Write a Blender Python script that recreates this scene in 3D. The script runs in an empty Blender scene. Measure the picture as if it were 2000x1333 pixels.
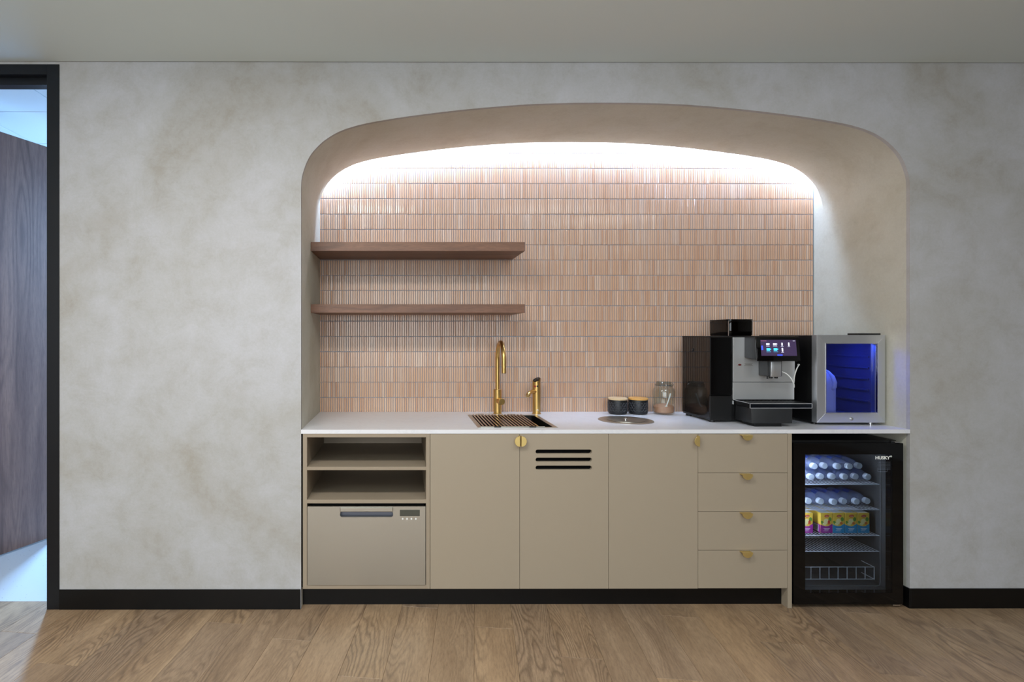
import bpy, bmesh, math, random
from mathutils import Vector, Matrix
PI = math.pi
random.seed(7)
S = bpy.context.scene
COL = S.collection

# ------------------------------------------------------------------ camera
F_PX = 1085.0
EYE = Vector((0.0, -2.79, 1.378))
cd = bpy.data.cameras.new('camera')
cam = bpy.data.objects.new('camera', cd)
COL.objects.link(cam)
cd.sensor_fit = 'HORIZONTAL'
cd.sensor_width = 36.0
cd.lens = F_PX / 2000 * 36.0
cd.shift_x = (1000 - 787) / 2000
cd.shift_y = -(666.5 - 654) / 2000
cd.clip_start = 0.05
cam.location = EYE
cam.rotation_euler = (PI / 2, 0, -0.0027)
S.camera = cam

# ------------------------------------------------------------------ view, world, lights
S.view_settings.view_transform = 'Standard'
S.view_settings.look = 'None'
S.view_settings.gamma = 1.0
S.view_settings.use_curve_mapping = False
S.view_settings.exposure = 0.0
W = bpy.data.worlds.new('world')
S.world = W
W.use_nodes = True
W.node_tree.nodes['Background'].inputs['Color'].default_value = (0.62, 0.72, 0.9, 1)
W.node_tree.nodes['Background'].inputs['Strength'].default_value = 0.3

def area(name, loc, target, sx, sy, power, color, spread=180):
    l = bpy.data.lights.new(name, 'AREA')
    l.shape = 'RECTANGLE'
    l.size = sx
    l.size_y = sy
    l.energy = power
    l.color = color
    l.spread = math.radians(spread)
    o = bpy.data.objects.new(name, l)
    COL.objects.link(o)
    o.location = loc
    d = Vector(target) - Vector(loc)
    o.rotation_euler = d.to_track_quat('-Z', 'Y').to_euler()
    return o

area('ceiling_panel_light', (-0.7, -1.75, 2.70), (-0.7, -1.75, 0), 1.3, 0.3, 50, (1.0, 0.98, 0.94))
area('ceiling_panel_light', (1.5, -1.75, 2.70), (1.5, -1.75, 0), 1.0, 0.3, 17, (0.97, 0.98, 1.0))
area('ceiling_panel_light', (-2.4, -3.6, 2.70), (-2.4, -3.6, 0), 1.2, 0.6, 22, (1.0, 0.98, 0.94))
area('rear_window_light', (-0.6, -6.2, 1.6), (-0.4, 0, 1.4), 5.0, 1.7, 150, (0.88, 0.95, 1.0))
area('suspended_uplight', (-0.3, -3.3, 1.9), (-0.3, -3.3, 5), 4.0, 0.5, 74, (0.80, 0.95, 1.0))  # unseen lamp added to brighten the ceiling
# the next room, seen through the doorway
area('office_ceiling_light', (-2.50, 1.62, 2.70), (-2.50, 1.62, 0), 0.13, 0.13, 185, (0.30, 0.58, 1.0))
area('office_window_light', (-3.4, 4.3, 1.5), (-2.6, 1.0, 1.9), 2.0, 1.4, 20, (0.50, 0.72, 1.0))
S.cycles.transparent_max_bounces = 32
S.cycles.max_bounces = 10
S.cycles.diffuse_bounces = 5

# ------------------------------------------------------------------ materials
def lin(c):
    if isinstance(c, str):
        c = [int(c[i:i + 2], 16) for i in (0, 2, 4)]
    r = []
    for v in c[:3]:
        v = v / 255
        r.append(v / 12.92 if v <= 0.04045 else ((v + 0.055) / 1.055) ** 2.4)
    return (*r, 1.0)

MATS = {}
def mat(name, col=(128, 128, 128), rough=0.5, metal=0.0, emit=None, es=0.0, trans=0.0, ior=1.45, coat=0.0, spec=0.5, sss=0.0):
    if name in MATS:
        return MATS[name]
    m = bpy.data.materials.new(name)
    m.use_nodes = True
    b = m.node_tree.nodes['Principled BSDF']
    b.inputs['Base Color'].default_value = lin(col)
    b.inputs['Roughness'].default_value = rough
    b.inputs['Metallic'].default_value = metal
    b.inputs['IOR'].default_value = ior
    b.inputs['Transmission Weight'].default_value = trans
    b.inputs['Coat Weight'].default_value = coat
    b.inputs['Coat Roughness'].default_value = 0.05
    b.inputs['Specular IOR Level'].default_value = spec
    if emit:
        b.inputs['Emission Color'].default_value = lin(emit)
        b.inputs['Emission Strength'].default_value = es
    MATS[name] = m
    return m

class NT:
    def __init__(self, m):
        self.t = m.node_tree
        self.b = self.t.nodes['Principled BSDF']
    def n(self, typ, **kw):
        x = self.t.nodes.new(typ)
        for k, v in kw.items():
            setattr(x, k, v)
        return x
    def l(self, a, b):
        self.t.links.new(a, b)
    def val(self, sock, v):
        if hasattr(v, 'is_output'):
            self.l(v, sock)
        else:
            sock.default_value = v
    def coords(self, scale=(1, 1, 1), rand=False, space='Object'):
        tc = self.n('ShaderNodeTexCoord')
        mp = self.n('ShaderNodeMapping')
        src = tc.outputs[space]
        if rand:
            oi = self.n('ShaderNodeObjectInfo')
            k = self.n('ShaderNodeVectorMath', operation='SCALE')
            k.inputs[0].default_value = (31.0, 57.0, 13.0)
            self.l(oi.outputs['Random'], k.inputs['Scale'])
            ad = self.n('ShaderNodeVectorMath', operation='ADD')
            self.l(src, ad.inputs[0]); self.l(k.outputs[0], ad.inputs[1])
            src = ad.outputs[0]
        self.l(src, mp.inputs['Vector'])
        mp.inputs['Scale'].default_value = scale
        return mp.outputs['Vector']
    def noise(self, vec, scale=1, detail=2, rough=0.5, dist=0.0):
        x = self.n('ShaderNodeTexNoise')
        self.l(vec, x.inputs['Vector'])
        x.inputs['Scale'].default_value = scale
        x.inputs['Detail'].default_value = detail
        x.inputs['Roughness'].default_value = rough
        x.inputs['Distortion'].default_value = dist
        return x.outputs['Fac']
    def ramp(self, fac, stops):
        x = self.n('ShaderNodeValToRGB')
        e = x.color_ramp.elements
        while len(e) < len(stops):
            e.new(0.5)
        for i, (p, c) in enumerate(stops):
            e[i].position = p
            e[i].color = lin(c) if not isinstance(c, float) else (c, c, c, 1)
        self.l(fac, x.inputs['Fac'])
        return x.outputs['Color']
    def math(self, op, a, b=None):
        x = self.n('ShaderNodeMath', operation=op)
        self.val(x.inputs[0], a)
        if b is not None:
            self.val(x.inputs[1], b)
        return x.outputs[0]
    def mix(self, fac, a, b, mode='MIX'):
        x = self.n('ShaderNodeMix', data_type='RGBA', blend_type=mode)
        self.val(x.inputs['Factor'], fac)
        for s, v in ((x.inputs[6], a), (x.inputs[7], b)):
            if hasattr(v, 'is_output'):
                self.l(v, s)
            else:
                s.default_value = lin(v)
        return x.outputs[2]
    def bump(self, h, strength, dist=0.01):
        x = self.n('ShaderNodeBump')
        x.inputs['Strength'].default_value = strength
        x.inputs['Distance'].default_value = dist
        self.l(h, x.inputs['Height'])
        self.l(x.outputs['Normal'], self.b.inputs['Normal'])

def plaster_mat(name, ra, rb):
    m = mat(name, rough=0.75, spec=0.25)
    t = NT(m)
    v = t.coords()
    big = t.noise(v, 1.1, 5, 0.62, 0.6)
    mid = t.noise(v, 5.5, 9, 0.78, 0.3)
    fine = t.noise(v, 90, 3, 0.6)
    c1 = t.ramp(big, ra)
    c2 = t.ramp(mid, rb)
    c = t.mix(0.45, c1, c2)
    c = t.mix(t.math('MULTIPLY', fine, 0.22), c, (125, 122, 114))
    t.l(c, t.b.inputs['Base Color'])
    t.bump(t.noise(v, 60, 4, 0.6), 0.12, 0.004)
    return m

def wood_mat(name, light, mid, dark, sc, K, rough=0.45, rand=True, line=0.5, bump=0.05, tint=None, jit=0.015):
    m = mat(name, rough=rough)
    t = NT(m)
    v = t.coords(sc, rand)
    n1 = t.noise(v, 1.0, 1.5, 0.4, 0.2)
    big = [s * 6 for s in sc]
    vj = t.coords((big[0], big[1] * 1.6, big[2]), rand)
    nj = t.noise(vj, 1.0, 3, 0.6)
    f = t.math('ADD', n1, t.math('MULTIPLY', nj, jit))
    ring = t.math('PINGPONG', t.math('MULTIPLY', f, K), 0.5)
    ring = t.ramp(ring, [(0.0, 1.0), (0.32, 0.15), (0.9, 0.0)])
    vf = t.coords([s * 22 for s in sc], rand)
    fine = t.noise(vf, 1.0, 5, 0.7)
    n2 = t.noise(v, 0.8, 2, 0.5)
    base = t.ramp(t.noise(t.coords([s * 1.7 for s in sc], rand), 1.0, 4, 0.6), [(0.3, mid), (0.68, light)])
    if tint:
        oi = t.n('ShaderNodeObjectInfo')
        tc = t.ramp(oi.outputs['Random'], tint)
        base = t.mix(0.75, base, tc, 'MULTIPLY')
    msk = t.ramp(n2, [(0.42, 0.12), (0.60, 1.0)])
    c = t.mix(t.math('MULTIPLY', t.math('MULTIPLY', ring, msk), line), base, dark)
    c = t.mix(t.ramp(fine, [(0.42, 0.0), (0.72, 0.45)]), c, dark)
    t.l(c, t.b.inputs['Base Color'])
    t.bump(t.math('SUBTRACT', 1.0, t.math('MULTIPLY', fine, 0.8)), bump, 0.002)
    return m

def steel_mat(name, col, rough, sc, amt=0.1, metal=1.0):
    m = mat(name, col, rough, metal)
    t = NT(m)
    n = t.noise(t.coords(sc), 1, 4, 0.6)
    x = t.n('ShaderNodeMapRange')
    t.l(n, x.inputs['Value'])
    x.inputs['To Min'].default_value = rough - amt
    x.inputs['To Max'].default_value = rough + amt
    t.l(x.outputs[0], t.b.inputs['Roughness'])
    t.bump(n, 0.03, 0.001)
    return m

def pane_mat(name, tint, gloss_rough=0.0, ior=1.5, haze=0.0, haze_col=(200, 200, 210)):
    """thin glass: straight-through transmission plus a Fresnel reflection"""
    m = bpy.data.materials.new(name)
    m.use_nodes = True
    nt = m.node_tree
    nt.nodes.clear()
    o = nt.nodes.new('ShaderNodeOutputMaterial')
    mx = nt.nodes.new('ShaderNodeMixShader')
    tr = nt.nodes.new('ShaderNodeBsdfTransparent')
    gl = nt.nodes.new('ShaderNodeBsdfGlossy')
    lw = nt.nodes.new('ShaderNodeLayerWeight')
    lw.inputs['Blend'].default_value = 0.5
    pw = nt.nodes.new('ShaderNodeMath'); pw.operation = 'POWER'; pw.inputs[1].default_value = 5.0
    f0 = ((ior - 1) / (ior + 1)) ** 2
    fr = nt.nodes.new('ShaderNodeMath'); fr.operation = 'MULTIPLY_ADD'
    fr.inputs[1].default_value = 1 - f0; fr.inputs[2].default_value = f0
    nt.links.new(lw.outputs['Facing'], pw.inputs[0]); nt.links.new(pw.outputs[0], fr.inputs[0])
    tr.inputs['Color'].default_value = lin(tint)
    gl.inputs['Roughness'].default_value = gloss_rough
    nt.links.new(fr.outputs[0], mx.inputs[0])
    nt.links.new(tr.outputs[0], mx.inputs[1])
    nt.links.new(gl.outputs[0], mx.inputs[2])
    last = mx.outputs[0]
    if haze:
        df = nt.nodes.new('ShaderNodeBsdfDiffuse')
        df.inputs['Color'].default_value = lin(haze_col)
        m2 = nt.nodes.new('ShaderNodeMixShader')
        m2.inputs[0].default_value = haze
        nt.links.new(last, m2.inputs[1]); nt.links.new(df.outputs[0], m2.inputs[2])
        last = m2.outputs[0]
    nt.links.new(last, o.inputs['Surface'])
    MATS[name] = m
    return m

M_PLASTER = plaster_mat('plaster', [(0.34, (158, 151, 138)), (0.50, (179, 178, 178)), (0.66, (191, 191, 197))],
                        [(0.32, (153, 147, 136)), (0.5, (177, 176, 176)), (0.68, (191, 191, 197))])
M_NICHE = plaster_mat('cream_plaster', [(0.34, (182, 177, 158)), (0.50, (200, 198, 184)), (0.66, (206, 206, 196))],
                      [(0.32, (180, 175, 158)), (0.5, (200, 198, 184)), (0.68, (206, 206, 196))])  # plaster copy lightened and warmed: bounced light put into the colour
M_CEIL = mat('ceiling_paint', (212, 220, 219), 0.85, spec=0.2)
M_PLANK = wood_mat('oak_plank', (178, 157, 133), (148, 127, 105), (84, 66, 52), (6.5, 0.95, 6.0), 26.0, 0.42, True, 0.6, 0.06,
                   [(0.0, (255, 238, 214)), (0.35, (228, 218, 210)), (0.6, (250, 236, 216)), (1.0, (216, 205, 196))], 0.035)
M_WALNUT = wood_mat('walnut_veneer', (136, 96, 72), (112, 76, 56), (66, 42, 31), (1.1, 9.0, 9.0), 9.0, 0.42, True, 0.5, 0.03)
M_LEAF = wood_mat('dark_wood_laminate', (134, 106, 94), (104, 80, 72), (58, 42, 38), (7.0, 7.0, 0.55), 12.0, 0.4, False, 0.7, 0.03)
M_BATTEN = wood_mat('timber_batten', (150, 118, 92), (124, 94, 70), (84, 60, 44), (6.0, 6.0, 0.6), 8.0, 0.5, True, 0.5, 0.03)
M_TAUPE = mat('taupe_laminate', (157, 144, 126), 0.45, spec=0.35)
M_TAUPE_IN = mat('taupe_carcass', (152, 138, 120), 0.5, spec=0.3)
M_BLACK = mat('black_satin', (9, 9, 10), 0.35, spec=0.35)
M_FRAME = mat('black_powder_coat', (15, 17, 22), 0.35, spec=0.5)
M_DARK = mat('dark_void', (10, 10, 11), 0.8, spec=0.1)
M_BRASS = mat('brushed_brass', (206, 170, 104), 0.30, 1.0)
M_BRASSH = mat('satin_brass', (226, 200, 130), 0.4, 0.85)
M_STEEL = steel_mat('brushed_steel', (186, 183, 174), 0.30, (1.2, 30, 90), 0.05)
M_STEELV = steel_mat('brushed_steel_vertical', (206, 208, 212), 0.34, (90, 90, 2), 0.07, 0.85)
M_CHROME = mat('chrome', (225, 225, 228), 0.08, 1.0)
M_SILVER = steel_mat('silver_panel', (214, 216, 218), 0.32, (60, 60, 2), 0.05, 0.7)
M_GBLACK = mat('gloss_black', (8, 8, 9), 0.06, spec=0.45)
M_CHAR = mat('charcoal_plastic', (38, 39, 41), 0.45)
M_BPLAST = mat('black_plastic', (18, 18, 19), 0.4)
M_WHITEP = mat('white_plastic', (225, 226, 224), 0.4)
M_WIRE = mat('white_wire', (215, 218, 222), 0.3, 0.2)
M_LINER = mat('grey_fridge_liner', (74, 74, 72), 0.55)
M_GREYP = mat('grey_plastic', (120, 122, 134), 0.4)
M_GROUT = mat('grout', (138, 148, 160), 0.85, spec=0.2)
M_LED = mat('led_strip', (255, 255, 255), 0.5, emit=(192, 216, 255), es=340.0)
M_GLASS = pane_mat('clear_glass', (249, 251, 250), 0.0, 1.5)
M_PANE = pane_mat('fridge_glass', (196, 202, 206), 0.0, 1.5)
M_PANE2 = pane_mat('cooler_glass', (205, 210, 235), 0.0, 1.35)
M_SMOKE = pane_mat('smoked_glass', (52, 48, 46), 0.03, 1.5)
M_PET = pane_mat('bottle_plastic', (214, 224, 240), 0.06, 1.6, 0.22, (200, 212, 240))
M_CAP = mat('bottle_cap_plastic', (200, 208, 216), 0.45)

def marble():
    m = mat('white_quartz', rough=0.28)
    t = NT(m)
    v = t.coords()
    n = t.noise(v, 3.0, 6, 0.65, 1.2)
    vein = t.ramp(t.math('ABSOLUTE', t.math('SUBTRACT', n, 0.5)), [(0.0, 0.5), (0.018, 0.0)])
    c = t.mix(t.math('MULTIPLY', vein, 0.35), (222, 222, 226), (176, 178, 184))
    c = t.mix(t.math('MULTIPLY', t.noise(v, 14, 4, 0.6), 0.2), c, (200, 202, 210))
    t.l(c, t.b.inputs['Base Color'])
    return m
M_QUARTZ = marble()

def terrazzo():
    m = mat('terrazzo', rough=0.3)
    t = NT(m)
    v = t.coords()
    x = t.n('ShaderNodeTexVoronoi')
    t.l(v, x.inputs['Vector'])
    x.inputs['Scale'].default_value = 55
    chips = t.ramp(x.outputs['Distance'], [(0.10, 1.0), (0.16, 0.0)])
    r = t.ramp(t.noise(v, 40, 1), [(0.5, 0.0), (0.62, 1.0)])
    c = t.mix(t.math('MULTIPLY', chips, r), (192, 196, 200), (96, 100, 106))
    t.l(c, t.b.inputs['Base Color'])
    return m
M_TERR = terrazzo()

def tile_material():
    m = mat('glazed_tile', rough=0.22, coat=0.3)
    t = NT(m)
    at = t.n('ShaderNodeAttribute', attribute_name='tint')
    c = t.ramp(at.outputs['Fac'], [(0.0, (192, 148, 116)), (0.3, (203, 162, 130)), (0.6, (205, 169, 141)), (0.85, (198, 168, 146)), (1.0, (214, 184, 160))])
    v = t.coords((1, 1, 0.4))
    c = t.mix(t.math('MULTIPLY', t.noise(v, 130, 4, 0.6), 0.25), c, (196, 158, 138))
    t.l(c, t.b.inputs['Base Color'])
    return m
M_TILE = tile_material()

# ------------------------------------------------------------------ helpers
class B:
    """mesh builder in world coordinates"""
    def __init__(self):
        self.bm = bmesh.new()
        self.mi = 0
    def _take(self, t):
        for f in t.faces:
            f.material_index = self.mi
        me = bpy.data.meshes.new('t')
        t.to_mesh(me)
        t.free()
        self.bm.from_mesh(me)
        bpy.data.meshes.remove(me)
        return self
    def box(self, x0, x1, y0, y1, z0, z1, bev=0.0, seg=1, rot=None):
        t = bmesh.new()
        bmesh.ops.create_cube(t, size=1)
        c = Vector(((x0 + x1) / 2, (y0 + y1) / 2, (z0 + z1) / 2))
        bmesh.ops.scale(t, vec=(x1 - x0, y1 - y0, z1 - z0), verts=t.verts)
        if bev:
            bmesh.ops.bevel(t, geom=t.edges[:], offset=bev, segments=seg, profile=0.5, affect='EDGES')
        if rot:
            bmesh.ops.transform(t, matrix=rot, verts=t.verts)
        bmesh.ops.translate(t, vec=c, verts=t.verts)
        return self._take(t)
    def lathe(self, prof, center, n=32, axis='Z', mtx=None):
        """prof: [(radius, height)]"""
        t = bmesh.new()
        rings = []
        for r, h in prof:
            if r < 1e-6:
                rings.append([t.verts.new((0, 0, h))])
            else:
                rings.append([t.verts.new((r * math.cos(2 * PI * i / n), r * math.sin(2 * PI * i / n), h)) for i in range(n)])
        for a, b in zip(rings, rings[1:]):
            if len(a) == 1 and len(b) == 1:
                continue
            for i in range(n):
                j = (i + 1) % n
                if len(a) == 1:
                    t.faces.new((a[0], b[j], b[i]))
                elif len(b) == 1:
                    t.faces.new((a[i], a[j], b[0]))
                else:
                    t.faces.new((a[i], a[j], b[j], b[i]))
        bmesh.ops.recalc_face_normals(t, faces=t.faces[:])
        if axis == 'Y':
            bmesh.ops.rotate(t, cent=(0, 0, 0), matrix=Matrix.Rotation(-PI / 2, 3, 'X'), verts=t.verts)  # +z -> +y
        elif axis == '-Y':
            bmesh.ops.rotate(t, cent=(0, 0, 0), matrix=Matrix.Rotation(PI / 2, 3, 'X'), verts=t.verts)
        elif axis == 'X':
            bmesh.ops.rotate(t, cent=(0, 0, 0), matrix=Matrix.Rotation(PI / 2, 3, 'Y'), verts=t.verts)
        if mtx is not None:
            bmesh.ops.transform(t, matrix=mtx, verts=t.verts)
        bmesh.ops.translate(t, vec=Vector(center), verts=t.verts)
        return self._take(t)
    def cyl(self, r, h, center, n=32, axis='Z', bev=0.0, mtx=None):
        b = bev
        p = [(0, 0), (r - b, 0), (r, b), (r, h - b), (r - b, h), (0, h)] if b else [(0, 0), (r, 0), (r, h), (0, h)]
        return self.lathe(p, center, n, axis, mtx)
    def tube(self, pts, r, n=10, cap=True):
        pts = [Vector(p) for p in pts]
        rs = r if isinstance(r, (list, tuple)) else [r] * len(pts)
        t = bmesh.new()
        rings = []
        up = None
        for i, p in enumerate(pts):
            d = (pts[min(i + 1, len(pts) - 1)] - pts[max(i - 1, 0)]).normalized()
            if up is None:
                up = Vector((0, 0, 1)) if abs(d.z) < 0.9 else Vector((1, 0, 0))
            u = (up - d * up.dot(d)).normalized()
            up = u
            w = d.cross(u)
            rings.append([t.verts.new(p + (u * math.cos(2 * PI * k / n) + w * math.sin(2 * PI * k / n)) * rs[i]) for k in range(n)])
        for a, b in zip(rings, rings[1:]):
            for k in range(n):
                j = (k + 1) % n
                t.faces.new((a[k], a[j], b[j], b[k]))
        if cap:
            t.faces.new(rings[0][::-1]); t.faces.new(rings[-1])
        bmesh.ops.recalc_face_normals(t, faces=t.faces[:])
        return self._take(t)
    def prism(self, outer, y0, y1, holes=(), plane='XZ', bev=0.0):
        """polygon (with holes) extruded; XZ extrudes along Y, XY along Z, YZ along X"""
        t = bmesh.new()
        edges = []
        for loop in [outer] + list(holes):
            vs = [t.verts.new((a, 0, b)) for a, b in loop]
            for i in range(len(vs)):
                edges.append(t.edges.new((vs[i], vs[(i + 1) % len(vs)])))
        bmesh.ops.triangle_fill(t, use_beauty=True, edges=edges)
        bmesh.ops.dissolve_limit(t, angle_limit=0.01, verts=t.verts[:], edges=[e for e in t.edges if len(e.link_faces) == 2]) if not holes and len(outer) <= 12 else None
        bmesh.ops.translate(t, vec=(0, y0, 0), verts=t.verts)
        r = bmesh.ops.extrude_face_region(t, geom=t.faces[:])
        bmesh.ops.translate(t, vec=(0, y1 - y0, 0), verts=[v for v in r['geom'] if isinstance(v, bmesh.types.BMVert)])
        bmesh.ops.recalc_face_normals(t, faces=t.faces[:])
        if bev:
            es = [e for e in t.edges if len(e.link_faces) == 2 and e.calc_face_angle(0) > 0.6]
            bmesh.ops.bevel(t, geom=es, offset=bev, segments=1, affect='EDGES')
        for v in t.verts:
            x, y, z = v.co
            if plane == 'XY':
                v.co = (x, z, y)
            elif plane == 'YZ':
                v.co = (y, x, z)
        if plane != 'XZ':
            bmesh.ops.recalc_face_normals(t, faces=t.faces[:])
        return self._take(t)
    def quad(self, a, b, c, d):
        vs = [self.bm.verts.new(p) for p in (a, b, c, d)]
        f = self.bm.faces.new(vs)
        f.material_index = self.mi
        return self

def origin_of(o):
    v = Vector((0, 0, 0))
    while o is not None:
        v += o.location
        o = o.parent
    return v

def obj(name, b, m, parent=None, loc=None, smooth=30):
    me = bpy.data.meshes.new(name)
    b.bm.to_mesh(me)
    b.bm.free()
    ms = m if isinstance(m, (list, tuple)) else [m]
    for x in ms:
        me.materials.append(x)
    o = bpy.data.objects.new(name, me)
    COL.objects.link(o)
    off = origin_of(parent) if parent is not None else Vector((0, 0, 0))
    if loc is not None:
        o.location = Vector(loc) - off
        off = Vector(loc)
    if off.length:
        me.transform(Matrix.Translation(-off))
    if parent is not None:
        o.parent = parent
    if smooth:
        me.polygons.foreach_set('use_smooth', [True] * len(me.polygons))
        me.set_sharp_from_angle(angle=math.radians(smooth))
    return o

def thing(name, label, cat, loc, group=None):
    o = bpy.data.objects.new(name, None)
    COL.objects.link(o)
    o.empty_display_size = 0.05
    o.location = loc
    o['label'] = label
    o['category'] = cat
    if group:
        o['group'] = group
    return o

def tag(o, label, cat, group=None):
    o['label'] = label
    o['category'] = cat
    if group:
        o['group'] = group
    return o

def struct(o, label):
    o['kind'] = 'structure'
    o['label'] = label
    o['category'] = {'wall': 'wall', 'floor': 'floor', 'ceil': 'ceiling', 'door': 'door', 'base': 'baseboard', 'trim': 'trim'}.get(o.name[:4], o.name.split('_')[0])
    return o

def copy_tree(o, loc=None, parent=None):
    c = o.copy()
    COL.objects.link(c)
    c.parent = parent
    if loc is not None:
        c.location = loc
    for ch in list(o.children):
        copy_tree(ch, None, c)
    return c

def smooth_curve(pts, sub=4):
    out = []
    n = len(pts)
    for i in range(n - 1):
        p0, p1, p2, p3 = pts[max(i - 1, 0)], pts[i], pts[i + 1], pts[min(i + 2, n - 1)]
        for k in range(sub):
            t = k / sub
            out.append(tuple(0.5 * (2 * p1[j] + (p2[j] - p0[j]) * t + (2 * p0[j] - 5 * p1[j] + 4 * p2[j] - p3[j]) * t * t + (3 * p1[j] - p0[j] - 3 * p2[j] + p3[j]) * t ** 3) for j in (0, 1)))
    out.append(pts[-1])
    return out

# ------------------------------------------------------------------ setting
CEIL = 2.7456
NL, NR = -0.504, 2.560       # niche sides
BACK = 0.650                 # tile face
LIP = 0.576                  # back edge of the plaster arch
half = [(0, 369), (1.5, 347), (9, 322), (20, 301), (37, 282), (53, 269.5), (73, 258), (97, 249), (135, 239.5), (201, 228.5), (270, 219.5), (323, 213.5), (377, 208.5), (445, 203.5), (512, 201), (596, 200)]
cxm = (NL + NR) / 2
left = [(NL + d / 389.0, 1.378 + (654 - y) / 389.0) for d, y in half]
left = smooth_curve(left, 4)
arch = left + [(2 * cxm - x, z) for x, z in left[-2::-1]]

# walls
b = B()
DX0, DX1, DZ = -2.80, -1.714, 2.733
outer = [(-4.0, 0.0), (DX0, 0.0), (DX0, DZ), (DX1, DZ), (DX1, 0.0), (NL, 0.0)] + arch + [(NR, 0.0), (5.5, 0.0), (5.5, 2.765), (-4.0, 2.765)]
b.prism(outer, 0.0, 0.02)
wf = obj('wall_front', b, M_PLASTER, smooth=20)
struct(wf, 'mottled grey limewash plaster wall around the arched kitchenette niche')

b = B()
def offset_curve(c, d):
    out = []
    for i, p in enumerate(c):
        a, q = c[max(i - 1, 0)], c[min(i + 1, len(c) - 1)]
        tx, tz = q[0] - a[0], q[1] - a[1]
        L = math.hypot(tx, tz) or 1
        out.append((p[0] - tz / L * d, p[1] + tx / L * d))
    return out
off = offset_curve(arch, 0.015)
for i in range(len(arch) - 1):
    (x0, z0), (x1, z1) = arch[i], arch[i + 1]
    (u0, w0), (u1, w1) = off[i], off[i + 1]
    b.quad((x0, 0.02, z0), (x1, 0.02, z1), (x1, LIP, z1), (x0, LIP, z0))
    b.quad((u0, 0.021, w0), (u0, LIP, w0), (u1, LIP, w1), (u1, 0.021, w1))
    b.quad((x0, LIP, z0), (x1, LIP, z1), (u1, LIP, w1), (u0, LIP, w0))
bmesh.ops.remove_doubles(b.bm, verts=b.bm.verts, dist=1e-5)
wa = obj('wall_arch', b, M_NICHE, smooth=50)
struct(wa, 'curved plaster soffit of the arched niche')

zs = arch[0][1]
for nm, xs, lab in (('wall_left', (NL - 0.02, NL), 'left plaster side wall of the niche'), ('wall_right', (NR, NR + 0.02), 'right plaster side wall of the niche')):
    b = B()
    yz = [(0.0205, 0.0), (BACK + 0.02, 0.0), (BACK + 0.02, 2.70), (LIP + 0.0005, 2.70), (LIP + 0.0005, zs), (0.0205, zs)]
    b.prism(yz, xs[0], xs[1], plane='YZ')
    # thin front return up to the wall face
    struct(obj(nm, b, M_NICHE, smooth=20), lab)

b = B()
b.box(NL - 0.02, NR + 0.02, BACK + 0.004, BACK + 0.06, 0, 2.75)
wb = obj('wall_back', b, M_GROUT)
struct(wb, 'back wall of the niche under narrow vertical pink tiles')
b = B()
b.box(NL - 0.02, NR + 0.02, 0.022, BACK + 0.004, 2.70, 2.72)
struct(obj('ceiling_niche', b, M_CEIL), 'hidden top of the light cove above the niche')

# finger tiles: one joined mass of several thousand slivers
def tiles():
    verts, faces, tint = [], [], []
    P = 0.01385
    prof = [(-0.0057, 0.0045), (-0.0053, 0.0014), (-0.0034, 0.0003), (0.0, 0.0), (0.0034, 0.0003), (0.0053, 0.0014), (0.0057, 0.0045)]
    zrow = 0.8935
    r = 0
    while zrow < 2.66:
        h = 0.0947
        x = -0.5085 + P / 2
        k = 0
        sheet_dz = 0
        while x < NR - 0.004:
            if k % 20 == 0:
                sheet_dz = random.uniform(-0.0007, 0.0007)
                sheet_t = random.uniform(-0.12, 0.12)
            tilt = random.gauss(0, 0.035)
            dy = random.uniform(-0.0004, 0.0004)
            z0 = zrow + 0.0015 + sheet_dz + random.uniform(-0.0003, 0.0003)
            z1 = zrow + h - 0.0015 + sheet_dz + random.uniform(-0.0003, 0.0003)
            base = len(verts)
            for (z, e) in ((z0, 1), (z0 + 0.0016, 0), (z1 - 0.0016, 0), (z1, 1)):
                for (px, py) in prof:
                    yy = BACK + dy + py + px * tilt + (0.0016 if e else 0)
                    verts.append((x + px, min(yy, BACK + 0.0046), z))
            n = len(prof)
            for a in range(3):
                for i in range(n - 1):
                    q = base + a * n + i
                    faces.append((q, q + 1, q + n + 1, q + n))
            faces.append(tuple(base + i for i in range(n))[::-1])
            faces.append(tuple(base + 3 * n + i for i in range(n)))
            t = min(1, max(0, random.gauss(0.5, 0.24) + sheet_t))
            tint += [t] * (4 * n)
            x += P
            k += 1
            if k % 20 == 0:
                x += 0.0003
        zrow += h
        r += 1
    me = bpy.data.meshes.new('finger_tiles')
    me.from_pydata(verts, [], faces)
    at = me.attributes.new('tint', 'FLOAT', 'POINT')
    at.data.foreach_set('value', tint)
    me.materials.append(M_TILE)
    me.polygons.foreach_set('use_smooth', [True] * len(me.polygons))
    me.set_sharp_from_angle(angle=math.radians(24))
    o = bpy.data.objects.new('finger_tiles', me)
    COL.objects.link(o)
    o.parent = wb
    o['kind'] = 'stuff'
    o['label'] = 'narrow vertical glazed pink finger tiles in rows'
tiles()

# LED strip hidden behind the arch lip
b = B()
led = [p for p in offset_curve(arch, 0.056) if NL + 0.017 < p[0] < NR - 0.017 and p[1] > 2.2]
b.tube([(x, 0.590, z) for x, z in led], 0.0055, 6)
o = obj('led_strip', b, M_LED)
tag(o, 'white light strip hidden behind the arched plaster edge above the tiles', 'light')

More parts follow.
